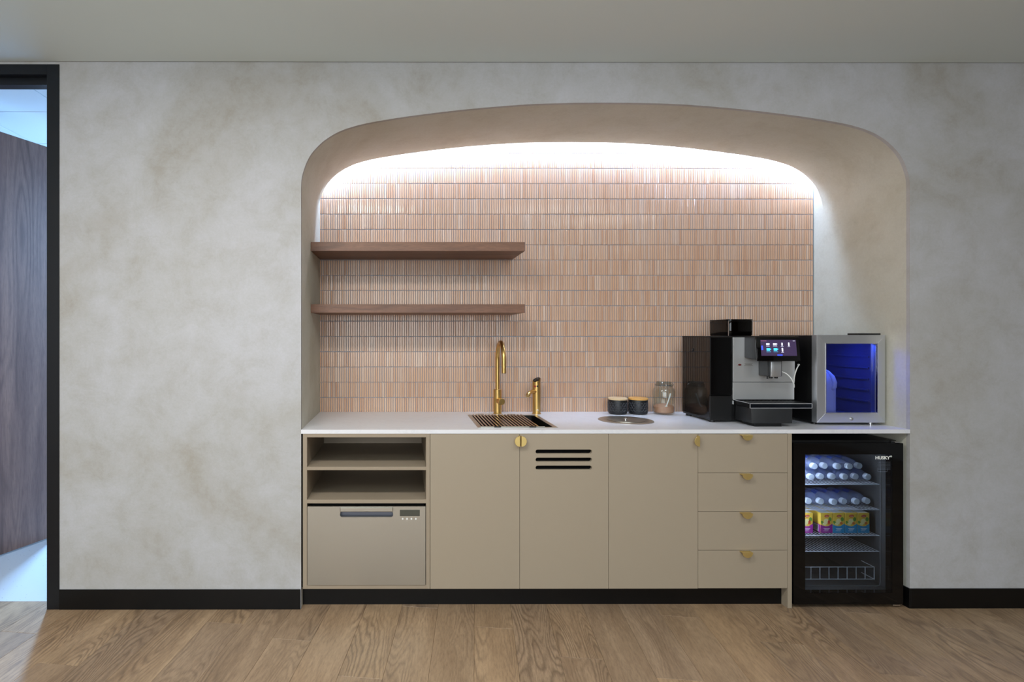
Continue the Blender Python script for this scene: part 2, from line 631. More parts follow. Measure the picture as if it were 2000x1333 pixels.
# floor
b = B()
b.box(-4.0, 5.5, -6.5, BACK + 0.06, -0.06, -0.006)
fl = obj('floor', b, mat('sub_floor', (150, 124, 98), 0.5))
struct(fl, 'oak plank floor')
PW, PL, TH = 0.1815, 1.22, math.radians(-7.6)
R2 = Matrix.Rotation(TH, 2)
def plank_mesh(poly):
    b = B()
    b.prism(poly, -0.0055, 0.0, plane='XY')
    es = [e for e in b.bm.edges if all(abs(v.co.z) < 1e-6 for v in e.verts) and len(e.link_faces) == 2 and e.calc_face_angle(0) > 0.5]
    bmesh.ops.bevel(b.bm, geom=es, offset=0.0009, segments=1, affect='EDGES')
    me = bpy.data.meshes.new('plank')
    b.bm.to_mesh(me)
    b.bm.free()
    me.materials.append(M_PLANK)
    return me
g = 0.0003
full = [(g, g), (PW - g, g), (PW - g, PL - g), (g, PL - g)]
full_me = plank_mesh(full)
YMAX = 0.085
def clip(poly, side):  # side(x,y)->signed, keep >=0
    out = []
    for i in range(len(poly)):
        p, q = poly[i], poly[(i + 1) % len(poly)]
        a, c = side(p), side(q)
        if a >= 0:
            out.append(p)
        if (a >= 0) != (c >= 0):
            t = a / (a - c)
            out.append((p[0] + (q[0] - p[0]) * t, p[1] + (q[1] - p[1]) * t))
    return out
for i in range(-26, 32):
    st = (i * 0.437) % 1.0 * PL + random.uniform(-0.06, 0.06)
    for j in range(-4, 3):
        u0, v0 = i * PW, j * PL + st
        loc = R2 @ Vector((u0, v0))
        wp = [R2 @ Vector((u0 + a, v0 + c)) for a, c in full]
        if min(p.y for p in wp) > YMAX - 0.01 or max(p.y for p in wp) < -2.6 or max(p.x for p in wp) < -3.9 or min(p.x for p in wp) > 5.2:
            continue
        me = full_me
        if max(p.y for p in wp) > YMAX or min(p.x for p in wp) < -4.0 or max(p.x for p in wp) > 5.5:
            pl = clip(full, lambda p: YMAX - (R2 @ Vector((u0 + p[0], v0 + p[1]))).y)
            if len(pl) < 3:
                continue
            pl = clip(pl, lambda p: (R2 @ Vector((u0 + p[0], v0 + p[1]))).x + 3.99)
            if len(pl) < 3:
                continue
            me = plank_mesh(pl)
        o = bpy.data.objects.new('plank', me)
        COL.objects.link(o)
        o.parent = fl
        o.location = (loc.x, loc.y, 0)
        o.rotation_euler = (0, 0, TH)

# ceiling
b = B()
b.box(-4.0, 5.5, -6.5, -0.007, CEIL, CEIL + 0.05)
struct(obj('ceiling', b, M_CEIL), 'flat off-white painted ceiling')

# rest of the room behind and beside the camera
b = B(); b.box(-4.05, -4.0, -6.5, 0.02, 0, CEIL)
struct(obj('wall_far_left', b, M_PLASTER), 'left room wall')
b = B(); b.box(5.5, 5.55, -6.5, 0.02, 0, CEIL)
struct(obj('wall_far_right', b, M_PLASTER), 'right room wall')
b = B(); b.box(-4.0, 5.5, -6.55, -6.5, 0, CEIL)
wr = obj('wall_rear', b, mat('dark_backing', (70, 64, 60), 0.7))
struct(wr, 'rear room wall with vertical timber battens')
bt = None
for k in range(70):
    x = -3.9 + k * 0.135
    if bt is None:
        b = B(); b.box(x, x + 0.05, -6.5, -6.45, 0.0, CEIL)
        bt = obj('batten', b, M_BATTEN, wr, (x, -6.5, 0))
    else:
        o = bt.copy(); COL.objects.link(o); o.location = (x, -6.5, 0)

# baseboards
def base(name, x0, x1, y0, y1, lab):
    b = B(); b.box(x0, x1, y0, y1, 0.0, 0.100, 0.001)
    struct(obj(name, b, M_BLACK), lab)
base('baseboard_left', DX1 + 0.0, NL - 0.002, -0.006, 0.0, 'black baseboard along the plaster wall left of the niche')
base('baseboard_right', NR + 0.0, 5.4, -0.006, 0.0, 'black baseboard along the plaster wall right of the niche')
base('baseboard_niche', NR - 0.008, NR, -0.006, 0.62, 'black baseboard on the niche side beside the fridge')

# door frame, leaf and the room beyond
d1 = bpy.data.objects.new('door_1', None)
COL.objects.link(d1)
d1.location = (-2.2, 0.05, 0)
struct(d1, 'black framed doorway with a dark wood door standing open')
JX = -1.776
b = B(); b.box(JX, DX1, -0.004, 0.085, 0.0, DZ, 0.0008); b.box(JX - 0.014, JX, 0.035, 0.085, 0.0, 2.655)
obj('door_jamb', b, M_FRAME, d1)
b = B(); b.box(-2.80, -2.75, -0.004, 0.085, 0.0, DZ, 0.0008)
obj('door_jamb', b, M_FRAME, d1)
b = B(); b.box(-2.75, JX, -0.004, 0.085, 2.682, DZ, 0.0008)
b.box(-2.75, JX, 0.03, 0.085, 2.645, 2.682, 0.0008)
obj('door_header', b, M_FRAME, d1)
ang = math.atan2(0.294, 0.115)
b = B()
b.box(0, 1.02, -0.02, 0.02, 0.008, 2.64, 0.001)
leaf = obj('door_leaf', b, M_LEAF)
leaf.parent = d1
leaf.location = Vector((-2.745, 0.070, 0)) - d1.location
leaf.rotation_euler = (0, 0, ang)

b = B(); b.box(-4.6, 0.0, YMAX, 5.0, -0.06, -0.002)
struct(obj('floor_office', b, M_TERR), 'pale speckled floor of the room beyond the doorway')
b = B(); b.box(-4.6, -1.6, 0.10, 5.0, 2.83, 2.86)
co = obj('ceiling_office', b, mat('ceiling_tile', (226, 228, 228), 0.9))
struct(co, 'suspended tile ceiling of the room beyond the doorway')
# tile panels proud of the joints
first = None
for i in range(5):
    for j in range(9):
        x, y = -4.55 + i * 0.6, 0.22 + j * 0.6 - 0.02
        if y + 0.59 > 5.0:
            continue
        if first is None:
            b = B(); b.box(x, x + 0.592, y, y + 0.592, 2.815, 2.83, 0.002)
            first = obj('ceiling_panel', b, mat('ceiling_tile'), co, (x, y, 2.815))
        else:
            o = first.copy(); COL.objects.link(o); o.location = (x, y, 2.815)
for nm, args in (('wall_office_left', (-4.65, -4.6, 0.02, 5.0)), ('wall_office_back', (-4.6, -1.6, 5.0, 5.05)), ('wall_office_right', (-1.65, -1.60, 0.10, 5.0))):
    b = B(); b.box(*args, 0, 2.86)
    struct(obj(nm, b, mat('office_paint', (220, 222, 224), 0.8)), 'white wall of the room beyond the doorway')
b = B(); b.box(-4.6, -1.6, 0.0855, 0.10, 2.735, 2.86)
struct(obj('wall_office_front', b, mat('office_paint')), 'white wall above the doorway on the far side')

# ------------------------------------------------------------------ worktop
CZ = 0.900
b = B()
SX0, SX1, SY0, SY1 = 0.412, 0.782, 0.068, 0.490
b.prism([(NL, -0.001), (NR, -0.001), (NR, BACK), (NL, BACK)], CZ - 0.020, CZ, plane='XY',
        holes=[[(SX0, SY0), (SX1, SY0), (SX1, SY1), (SX0, SY1)]])
ct = obj('worktop', b, M_QUARTZ)
tag(ct, 'white stone worktop running the full width of the niche', 'worktop')

# ------------------------------------------------------------------ shelves
for z0, z1, lab in ((1.843, 1.893, 'upper thick walnut floating shelf on the pink tiled wall'), (1.500, 1.547, 'lower thick walnut floating shelf on the pink tiled wall')):
    b = B()
    b.box(NL, 0.687, 0.297, BACK, z0, z1, 0.0008)
    tag(obj('floating_shelf', b, M_WALNUT, loc=(0.09, 0.47, z0)), lab, 'shelf', 'floating walnut shelves')

# ------------------------------------------------------------------ cabinets
T = 0.018
FZ0, FZ1 = 0.100, 0.8785
def half_disc(cx, cz, r, a0, n=20):
    return [(cx + r * math.cos(a0 + PI * i / n), cz + r * math.sin(a0 + PI * i / n)) for i in range(n + 1)]
def door_handle(parent, x, z, side):
    """half moon plate; side -1: round to the left, +1: round to the right, 0: flat top"""
    b = B()
    r = 0.0262
    if side == -1:
        pts = half_disc(x, z, r, PI / 2)
        rib = (x - 0.003, x, z - r, z + r)
    elif side == 1:
        pts = half_disc(x, z, r, -PI / 2)
        rib = (x, x + 0.003, z - r, z + r)
    else:
        pts = half_disc(x, z, r, PI)
        rib = (x - r, x + r, z - 0.003, z)
    b.prism(pts, -0.026, -0.0235, bev=0.0004)
    b.box(rib[0], rib[1], -0.0236, 0.0, rib[2], rib[3])
    return obj('handle', b, M_BRASSH, parent)

# open niche cabinet with the dish drawer
r = thing('open_shelf_cabinet', 'taupe cabinet with two open shelf bays above the steel dishwasher', 'cabinet', (-0.17, 0.3, 0.0))
X0, X1 = -0.495, 0.143
XI0, XI1 = -0.474, 0.1235
def bx(name, m, parent, *a, bev=0.0006):
    b = B(); b.box(*a, bev)
    return obj(name, b, m, parent)
bx('side_panel', M_TAUPE_IN, r, X0, XI0, 0.0, 0.63, FZ0, 0.8795)
bx('side_panel', M_TAUPE_IN, r, XI1, X1, 0.0, 0.63, FZ0, 0.8795)
bx('top_panel', M_TAUPE_IN, r, XI0, XI1, 0.0, 0.63, 0.8615, 0.8795)
bx('shelf', M_TAUPE_IN, r, XI0, XI1, 0.0, 0.61, 0.697, 0.7135)
bx('shelf', M_TAUPE_IN, r, XI0, XI1, 0.0, 0.61, 0.530, 0.5485)
bx('bottom_panel', M_TAUPE_IN, r, XI0, XI1, 0.0, 0.63, FZ0, 0.119)
bx('back_panel', M_TAUPE_IN, r, XI0, XI1, 0.61, 0.63, 0.119, 0.8615)
bx('filler_strip', M_DARK, r, NL + 0.0005, X0, 0.02, 0.04, FZ0, 0.8795, bev=0)

r = thing('dishwasher', 'stainless steel drawer dishwasher with a recessed handle', 'dishwasher', (-0.175, 0.02, 0.119))
def rrect(x0, x1, z0, z1, rad, n=6, top=True):
    p = []
    cs = [(x1 - rad, z0 + rad, -PI / 2), (x1 - rad, z1 - rad, 0), (x0 + rad, z1 - rad, PI / 2), (x0 + rad, z0 + rad, PI)]
    for k, (cx, cz, a) in enumerate(cs):
        if not top and k in (1, 2):
            p.append((x1 if k == 1 else x0, z1))
            continue
        for i in range(n + 1):
            p.append((cx + rad * math.cos(a + PI / 2 * i / n), cz + rad * math.sin(a + PI / 2 * i / n)))
    return p
b = B()
DWX0, DWX1, DWZ0, DWZ1 = XI0 + 0.003, XI1 - 0.003, 0.1215, 0.5155
hx0, hx1 = -0.308, -0.042
b.prism([(DWX0, DWZ0), (DWX1, DWZ0), (DWX1, DWZ1), (DWX0, DWZ1)], -0.004, 0.012, holes=[rrect(hx0, hx1, 0.4625, 0.490, 0.010)])
obj('front_panel', b, M_STEEL, r)
b = B()
b.box(DWX0 + 0.004, DWX1 - 0.004, 0.06, 0.5, DWZ0, 0.526)
obj('body', b, M_BPLAST, r)
b = B()
b.box(hx0 - 0.004, hx1 + 0.004, 0.030, 0.034, 0.456, 0.497); b.box(hx0 - 0.004, hx1 + 0.004, 0.012, 0.034, 0.456, 0.4625); b.box(hx0 - 0.004, hx1 + 0.004, 0.012, 0.034, 0.490, 0.497)
obj('handle_recess', b, M_GREYP, r)
bx('handle_lip', M_STEEL, r, hx0, hx1, -0.012, -0.0035, 0.490, 0.512, bev=0.003)
bx('display', mat('dw_display', (70, 70, 62), 0.3), r, -0.008, 0.092, -0.0055, -0.003, 0.467, 0.499)
for k in range(4):
    b = B(); b.cyl(0.0042, 0.003, (0.006 + k * 0.022, -0.0035, 0.4535), 16, '-Y')
    obj('button', b, M_WHITEP, r)
    
# doors
def vent_slot(x0, x1, z0, z1, n=8):
    rr = (z1 - z0) / 2
    zc = (z0 + z1) / 2
    p = [(x1 - rr + rr * math.cos(-PI / 2 + PI * i / n), zc + rr * math.sin(-PI / 2 + PI * i / n)) for i in range(n + 1)]
    p += [(x0 + rr + rr * math.cos(PI / 2 + PI * i / n), zc + rr * math.sin(PI / 2 + PI * i / n)) for i in range(n + 1)]
    return p
XS = [0.1440, 0.5940, 1.0410, 1.4910, 1.9430]
labs = ['taupe base cabinet between the dishwasher and the door with vent slots',
        'taupe cabinet with three black vent slots in its door, under the sink',
        'plain taupe cabinet between the vented door and the drawers']
for k in range(3):
    a, c = XS[k], XS[k + 1]
    r = thing('base_cabinet', labs[k], 'cabinet', ((a + c) / 2, 0.3, 0.0), 'taupe base cabinets with brass half moon pulls')
    b = B()
    b.box(a + 0.0005, a + 0.017, 0.0195, 0.56, FZ0, 0.8795); b.box(c - 0.017, c - 0.0005, 0.0195, 0.56, FZ0, 0.8795)
    b.box(a + 0.017, c - 0.017, 0.0195, 0.56, FZ0, 0.118); b.box(a + 0.017, c - 0.017, 0.55, 0.56, 0.118, 0.68)
    obj('carcass', b, M_TAUPE_IN if k != 1 else M_DARK, r)
    b = B()
    o4 = [(a + 0.0010, FZ0), (c - 0.0010, FZ0), (c - 0.0010, FZ1), (a + 0.0010, FZ1)]
    holes = []
    if k == 1:
        for za, zb in ((0.7790, 0.8000), (0.7390, 0.7590), (0.6985, 0.7190)):
            holes.append(vent_slot(0.674, 0.958, za, zb))
    b.prism(o4, 0.0, T, holes=holes, bev=0.0)
    d = obj('door', b, M_TAUPE, r)
    if k == 1:
        b = B(); b.box(a + 0.02, c - 0.02, 0.022, 0.026, 0.68, 0.82)
        obj('vent_backing', b, M_DARK, r)
    door_handle(d, (c - 0.003) if k != 1 else a + 0.004, 0.845, -1 if k != 1 else 1)
r = thing('drawer_cabinet', 'taupe cabinet of four drawers with brass half moon pulls, beside the tall fridge', 'cabinet', (1.73, 0.3, 0.0))
a, c = XS[3], XS[4]
b = B()
b.box(a + 0.0005, a + 0.017, 0.0195, 0.56, FZ0, 0.8795); b.box(c - 0.017, c - 0.0005, 0.0195, 0.56, FZ0, 0.8795); b.box(a + 0.017, c - 0.017, 0.0195, 0.56, FZ0, 0.118)
obj('carcass', b, M_TAUPE_IN, r)
zz = [FZ0, 0.2925, 0.487, 0.682, FZ1]
for k in range(4):
    d = bx('drawer', M_TAUPE, r, a + 0.0012, c - 0.0012, 0.0, T, zz[k] + 0.001, zz[k + 1] - 0.001)
    door_handle(d, 1.727, zz[k + 1] - 0.003, 0)
b = B(); b.box(XS[4], XS[4] + 0.021, -0.001, 0.60, 0.0, 0.8795, 0.0006)
tag(obj('end_panel', b, M_TAUPE), 'taupe end panel down to the floor between drawers and fridge', 'panel')
b = B(); b.box(NL, XS[4], 0.046, 0.062, 0.0, FZ0 - 0.0005)
tag(obj('kickboard', b, M_BLACK), 'black recessed kickboard under the taupe cabinets', 'kickboard')

# ------------------------------------------------------------------ sink
r = thing('sink', 'square stainless steel inset sink in the white worktop', 'sink', (0.597, 0.28, CZ))
b = B()
rx0, rx1, ry0, ry1 = 0.392, 0.803, 0.050, 0.508
b.prism([(rx0, ry0), (rx1, ry0), (rx1, ry1), (rx0, ry1)], CZ + 0.0001, CZ + 0.002, plane='XY', holes=[[(SX0 + 0.002, SY0 + 0.002), (SX1 - 0.002, SY0 + 0.002), (SX1 - 0.002, SY1 - 0.002), (SX0 + 0.002, SY1 - 0.002)]])
obj('rim', b, M_STEEL, r)
b = B()
sx0, sx1, sy0, sy1, sd = SX0 + 0.002, SX1 - 0.002, SY0 + 0.002, SY1 - 0.002, 0.19
t = bmesh.new()
bmesh.ops.create_cube(t, size=1)
bmesh.ops.delete(t, geom=[f for f in t.faces if f.normal.z > 0.9], context='FACES')
bmesh.ops.bevel(t, geom=[e for e in t.edges if len(e.link_faces) == 2], offset=0.06, segments=4, affect='EDGES', profile=0.5)
bmesh.ops.scale(t, vec=(sx1 - sx0, sy1 - sy0, sd), verts=t.verts)
bmesh.ops.translate(t, vec=((sx0 + sx1) / 2, (sy0 + sy1) / 2, CZ - sd / 2), verts=t.verts)
bmesh.ops.reverse_faces(t, faces=t.faces[:])
b._take(t)
obj('bowl', b, mat('bowl_steel', (34, 32, 30), 0.35, 0.7), r)  # steel darkened: shade between the rack rods put into the bowl colour
b = B(); b.cyl(0.045, 0.004, (0.597, 0.28, CZ - sd + 0.0005), 24, bev=0.001)
obj('drain', b, M_CHROME, r)
# roll-up drying rack over the bowl
r = thing('sink_rack', 'ribbed roll-up drying rack lying across the sink bowl', 'rack', (0.52, 0.28, CZ + 0.002))
nb = 16
M_ROD = steel_mat('rose_steel', (190, 168, 150), 0.25, (60, 3, 60), 0.05)  # stainless rods; reflection of the tiles put into the colour
rod = None
for k in range(nb):
    x = 0.424 + k * 0.0188
    if rod is None:
        b = B(); b.box(x - 0.0045, x + 0.0045, 0.058, 0.496, CZ + 0.0022, CZ + 0.006, 0.0015)
        rod = obj('rod', b, M_ROD, r, (x, 0.28, CZ + 0.004))
        base_loc = rod.location.copy()
    else:
        o = rod.copy(); COL.objects.link(o); o.location = base_loc + Vector((k * 0.0188, 0, 0))
for x0, x1, m_ in ((0.404, 0.475, M_STEEL), (0.475, 0.51, M_BPLAST), (0.51, 0.655, M_STEEL), (0.655, 0.69, M_BPLAST), (0.69, 0.735, M_STEEL)):
    bx('end_clip' if m_ is M_BPLAST else 'end_bar', m_, r, x0, x1, 0.051, 0.058, CZ + 0.0021, CZ + 0.0075, bev=0.001)
# cover plates behind the sink
for x, lab in ((0.468, 'small steel cover plate behind the sink, left of the tall brass tap'), (0.655, 'small steel cover plate behind the sink, right of the tall brass tap')):
    b = B(); b.prism(vent_slot(x - 0.024, x + 0.024, 0.520, 0.534), CZ, CZ + 0.003, plane='XY')
    tag(obj('cover_plate', b, M_STEEL, loc=(x, 0.527, CZ)), lab, 'cover plate', 'steel plates behind the sink')

# ------------------------------------------------------------------ taps
TX, TY = 0.580, 0.565
r = thing('gooseneck_tap', 'tall brushed brass gooseneck mixer tap behind the sink', 'tap', (TX, TY, CZ))
b = B(); b.lathe([(0, 0), (0.0255, 0), (0.0255, 0.003), (0.0235, 0.004), (0.0235, 0.146), (0.021, 0.148), (0, 0.148)], (TX, TY, CZ), 40)
obj('body', b, M_BRASS, r)
pts = [(TX, TY, CZ + 0.146 + 0.181 * i / 6) for i in range(7)]
R_ = 0.105
zc = CZ + 0.327
pts += [(TX, TY - R_ + R_ * math.cos(a), zc + R_ * math.sin(a)) for a in [PI * i / 24 for i in range(1, 25)]]
pts += [(TX, TY - 2 * R_, zc - 0.04), (TX, TY - 2 * R_, zc - 0.068)]
b = B(); b.tube(pts, 0.0125, 20)
sp = obj('spout', b, M_BRASS, r, smooth=50)
b = B(); b.cyl(0.0105, 0.002, (TX, TY - 2 * R_, zc - 0.0695), 20)
obj('aerator', b, M_BPLAST, sp)
hd = Matrix.Rotation(math.radians(14), 4, 'Z')
b = B(); b.cyl(0.0165, 0.020, (TX + 0.003, TY - 0.018, CZ + 0.080), 28, '-Y', 0.001, hd); b.cyl(0.0195, 0.030, (TX + 0.008, TY - 0.038, CZ + 0.080), 32, '-Y', 0.0015, hd)
obj('handle', b, M_BRASS, r)

ZX, ZY = 0.815, 0.560
r = thing('filtered_water_tap', 'short brass filtered water tap with a black slanted touch dial', 'tap', (ZX, ZY, CZ))
b = B()
t = bmesh.new()
n = 40
rb = []
for zf in (0, 0.0035, 0.0036):
    rr = 0.0265 if zf < 0.0036 else 0.0235
    rb.append([t.verts.new((rr * math.cos(2 * PI * i / n), rr * math.sin(2 * PI * i / n), zf)) for i in range(n)])
def ztop(x, y, h=0.205):
    return h + 0.45 * x + 0.30 * y
rb.append([t.verts.new((0.0235 * math.cos(2 * PI * i / n), 0.0235 * math.sin(2 * PI * i / n), ztop(0.0235 * math.cos(2 * PI * i / n), 0.0235 * math.sin(2 * PI * i / n)))) for i in range(n)])
for p_, q_ in zip(rb, rb[1:]):
    for i in range(n):
        j = (i + 1) % n
        t.faces.new((p_[i], p_[j], q_[j], q_[i]))
t.faces.new(rb[-1])
bmesh.ops.translate(t, vec=(ZX, ZY, CZ), verts=t.verts)
b._take(t)
obj('body', b, M_BRASS, r)
b = B()
t = bmesh.new()
lo = [t.verts.new((0.0205 * math.cos(2 * PI * i / n), 0.0205 * math.sin(2 * PI * i / n), ztop(0.0205 * math.cos(2 * PI * i / n), 0.0205 * math.sin(2 * PI * i / n)) + 0.0003)) for i in range(n)]
hi = [t.verts.new(v.co + Vector((0, 0, 0.003))) for v in lo]
for i in range(n):
    t.faces.new((lo[i], lo[(i + 1) % n], hi[(i + 1) % n], hi[i]))
t.faces.new(hi)
bmesh.ops.translate(t, vec=(ZX, ZY, CZ), verts=t.verts)
b._take(t)
dl = obj('dial', b, M_GBLACK, r)
b = B()
for dx, dy in ((-0.008, 0.003), (0.0, 0.008), (0.007, 0.002)):
    b.cyl(0.0014, 0.0006, (ZX + dx, ZY + dy, CZ + ztop(dx, dy) + 0.0036), 10)
obj('dial_mark', b, M_WHITEP, dl)
b = B()
b.tube([(ZX - 0.012, ZY - 0.014, CZ + 0.135), (ZX - 0.035, ZY - 0.045, CZ + 0.139), (ZX - 0.058, ZY - 0.078, CZ + 0.137), (ZX - 0.070, ZY - 0.095, CZ + 0.130), (ZX - 0.077, ZY - 0.104, CZ + 0.116)], [0.0105, 0.0105, 0.0105, 0.0115, 0.0125], 18)
obj('spout', b, M_BRASS, r, smooth=50)
for dx, m_ in ((-0.010, mat('red_button', (150, 20, 18), 0.3)), (0.004, M_BPLAST)):
    b = B(); b.cyl(0.0058, 0.004, (ZX + dx - 0.004, ZY - 0.0205, CZ + 0.168), 18, '-Y', 0.001)
    o = obj('button', b, m_, r)
    o['label'] = 'red button' if dx < 0 else 'black button'
b = B()
for dx in (-0.005, 0.0, 0.005):
    b.box(ZX + dx - 0.0008, ZX + dx + 0.0008, ZY - 0.0243, ZY - 0.0228, CZ + 0.020, CZ + 0.0285)
b.box(ZX - 0.0058, ZX + 0.0058, ZY - 0.0243, ZY - 0.0228, CZ + 0.0275, CZ + 0.029)
obj('emblem', b, M_WHITEP, r)

# ------------------------------------------------------------------ bin lid
r = thing('bin_chute_lid', 'round stainless steel waste lid set in the worktop in front of the canisters', 'bin lid', (1.248, 0.300, CZ))
b = B(); b.lathe([(0.100, 0.0006), (0.146, 0.0006), (0.146, 0.002), (0.143, 0.0035), (0.116, 0.0035), (0.112, 0.0025), (0.100, 0.0025), (0.100, 0.0006)], (1.248, 0.300, CZ), 64)
obj('rim', b, M_STEEL, r)
b = B(); b.lathe([(0.0, 0.0004), (0.099, 0.0004), (0.099, 0.005), (0.094, 0.0055), (0.060, 0.0022), (0.0, 0.0012)], (1.248, 0.300, CZ), 64)
lid = obj('lid', b, M_STEEL, r, smooth=40)
b = B(); b.lathe([(0.0, 0.0012), (0.007, 0.0012), (0.006, 0.007), (0.0115, 0.0115), (0.0115, 0.0145), (0.0, 0.0165)], (1.248, 0.300, CZ), 24)
obj('knob', b, M_CHROME, lid)

# ------------------------------------------------------------------ canisters and jar
def canister(x, y, label, lidc):
    r = thing('canister', label, 'canister', (x, y, CZ), 'black canisters with wooden lids')
    b = B(); b.lathe([(0, 0.0), (0.046, 0.0), (0.0525, 0.006), (0.0545, 0.016), (0.0545, 0.082), (0.053, 0.0855), (0, 0.0855)], (x, y, CZ), 48)
    body = obj('body', b, mat('black_stoneware', (22, 23, 26), 0.4), r)
    b = B()
    n = 18
    for row in range(4):
        z = CZ + 0.024 + row * 0.014
        for k in range(n):
            a = 2 * PI * (k + 0.5 * (row % 2)) / n
            for s in (-1, 1):
                p0 = (x + 0.0545 * math.cos(a), y + 0.0545 * math.sin(a), z + 0.006)
                a2 = a + s * PI / n * 0.8
                p1 = (x + 0.0545 * math.cos(a2), y + 0.0545 * math.sin(a2), z - 0.005)
                b.tube([p0, p1], 0.0012, 4, False)
    obj('embossed_pattern', b, mat('embossed_grey', (66, 68, 74), 0.4), body)
    b = B(); b.lathe([(0, 0.0857), (0.053, 0.0857), (0.0555, 0.0875), (0.0555, 0.0945), (0.053, 0.098), (0, 0.099)], (x, y, CZ), 48)
    obj('lid', b, lidc, r)
M_BAM1 = wood_mat('pale_bamboo', (226, 200, 160), (208, 180, 140), (176, 146, 106), (3.0, 40, 40), 6, 0.5, False, 0.3)
M_BAM2 = wood_mat('golden_bamboo', (224, 172, 98), (204, 150, 78), (168, 116, 56), (3.0, 40, 40), 6, 0.5, False, 0.3)
canister(1.305, 0.560, 'black embossed canister with a pale wooden lid, nearer the sink', M_BAM1)
canister(1.428, 0.558, 'black embossed canister with a golden wooden lid, nearer the glass jar', M_BAM2)

jx, jy = 1.578, 0.548
r = thing('storage_jar', 'clear glass storage jar of brown powder with a scoop inside', 'jar', (jx, jy, CZ))
b = B(); b.lathe([(0, 0.002), (0.050, 0.001), (0.058, 0.006), (0.061, 0.016), (0.061, 0.135), (0.058, 0.150), (0.048, 0.164), (0.046, 0.172), (0.0445, 0.172), (0.0465, 0.162), (0.0560, 0.148), (0.0585, 0.134), (0.0585, 0.018), (0.055, 0.010), (0, 0.008)], (jx, jy, CZ), 48)
M_JAR = mat('jar_glass', (250, 252, 250), 0.02, trans=1.0, ior=1.3)
body = obj('body', b, M_GLASS, r, smooth=60)
b = B(); b.lathe([(0.0, 0.172), (0.047, 0.172), (0.049, 0.176), (0.047, 0.181), (0.041, 0.185), (0.043, 0.191), (0.038, 0.196), (0.0, 0.198)], (jx, jy, CZ), 48)
obj('lid', b, pane_mat('lid_glass', (215, 222, 222), 0.02, 1.75), r)
b = B()
b.tube([(jx + 0.0485 * math.cos(a), jy + 0.0485 * math.sin(a), CZ + 0.168) for a in [2 * PI * i / 32 for i in range(33)]], 0.0013, 6)
b.tube([(jx + 0.050, jy - 0.01, CZ + 0.168), (jx + 0.054, jy - 0.012, CZ + 0.182), (jx + 0.045, jy - 0.010, CZ + 0.188)], 0.0013, 6)
obj('wire_clip', b, M_CHROME, r)
b = B(); b.lathe([(0, 0.0085), (0.050, 0.0095), (0.0565, 0.018), (0.0575, 0.030), (0.0575, 0.045), (0.045, 0.056), (0.022, 0.062), (0, 0.060)], (jx, jy, CZ), 40)
ob = obj('powder', b, mat('cocoa_powder', (178, 134, 108), 0.95, spec=0.1), r)
ob['kind'] = 'stuff'
b = B(); b.tube([(jx + 0.022, jy - 0.040, CZ + 0.128), (jx + 0.008, jy - 0.042, CZ + 0.085), (jx - 0.004, jy - 0.044, CZ + 0.055)], [0.0045, 0.0035, 0.003], 8)
b.lathe([(0, -0.006), (0.007, -0.003), (0.009, 0.004), (0.0, 0.006)], (jx - 0.007, jy - 0.044, CZ + 0.050), 16)
obj('scoop', b, M_WHITEP, r)

# ------------------------------------------------------------------ coffee machine
r = thing('coffee_machine', 'large black and silver bean to cup coffee machine with touch screen', 'coffee machine', (1.9, 0.35, CZ))
KX0, KX1, KF, KB, KZ0, KZ1 = 1.675, 2.135, 0.224, 0.520, CZ + 0.012, 1.366
bx('body', M_BPLAST, r, KX0 + 0.004, KX1 - 0.002, KF + 0.012, KB, KZ0, KZ1 - 0.002, bev=0.003)
sp = bx('side_panel', M_GBLACK, r, KX0, KX0 + 0.004, KF + 0.002, KB, KZ0 + 0.01, KZ1, bev=0.001)
b = B(); b.cyl(0.008, 0.004, (KX0, 0.40, KZ1 - 0.075), 20, 'X', 0.001, Matrix.Rotation(PI, 4, 'Z'))
obj('lock', b, M_BPLAST, sp)
bx('front_door', M_GBLACK, r, KX0, 1.797, KF - 0.004, KF + 0.012, KZ0 + 0.135, KZ1, bev=0.004)
bx('front_panel', M_BPLAST, r, KX0, 1.797, KF - 0.003, KF + 0.012, KZ0, KZ0 + 0.133, bev=0.003)
bx('top_cover', M_BPLAST, r, KX0, KX1, KF, KB, KZ1 - 0.001, KZ1 + 0.004, bev=0.001)
b = B(); b.prism([(1.7985, 1.025), (2.132, 1.025), (2.132, 1.119), (1.7985, 1.119)], KF - 0.006, KF + 0.012, bev=0.0015)
obj('lower_panel', b, M_SILVER, r)
b = B(); b.prism([(1.7985, 1.121), (2.132, 1.121), (2.132, KZ1 - 0.003), (1.7985, KZ1 - 0.003)], KF - 0.010, KF + 0.012, bev=0.0015)
up = obj('upper_panel', b, M_SILVER, r)
# badge and small print
b = B(); b.lathe([(0, 0), (0.009, 0), (0.009, 0.0012), (0, 0.0014)], (1.832, KF - 0.0100, 1.2145), 20, '-Y', Matrix.Scale(0.5, 4, (0, 0, 1)))
obj('badge', b, mat('dark_red_enamel', (96, 22, 24), 0.3), up)
b = B()
for k, (x0, x1) in enumerate(((1.858, 1.902), (1.862, 1.898), (1.856, 1.904))):
    b.box(x0, x1, KF - 0.0106, KF - 0.0098, 1.2195 - k * 0.0052, 1.2210 - k * 0.0052)
b.box(1.818, 1.846, KF - 0.0106, KF - 0.0098, 1.2090, 1.2098)
obj('small_print', b, mat('print_grey', (90, 84, 66), 0.5), up)
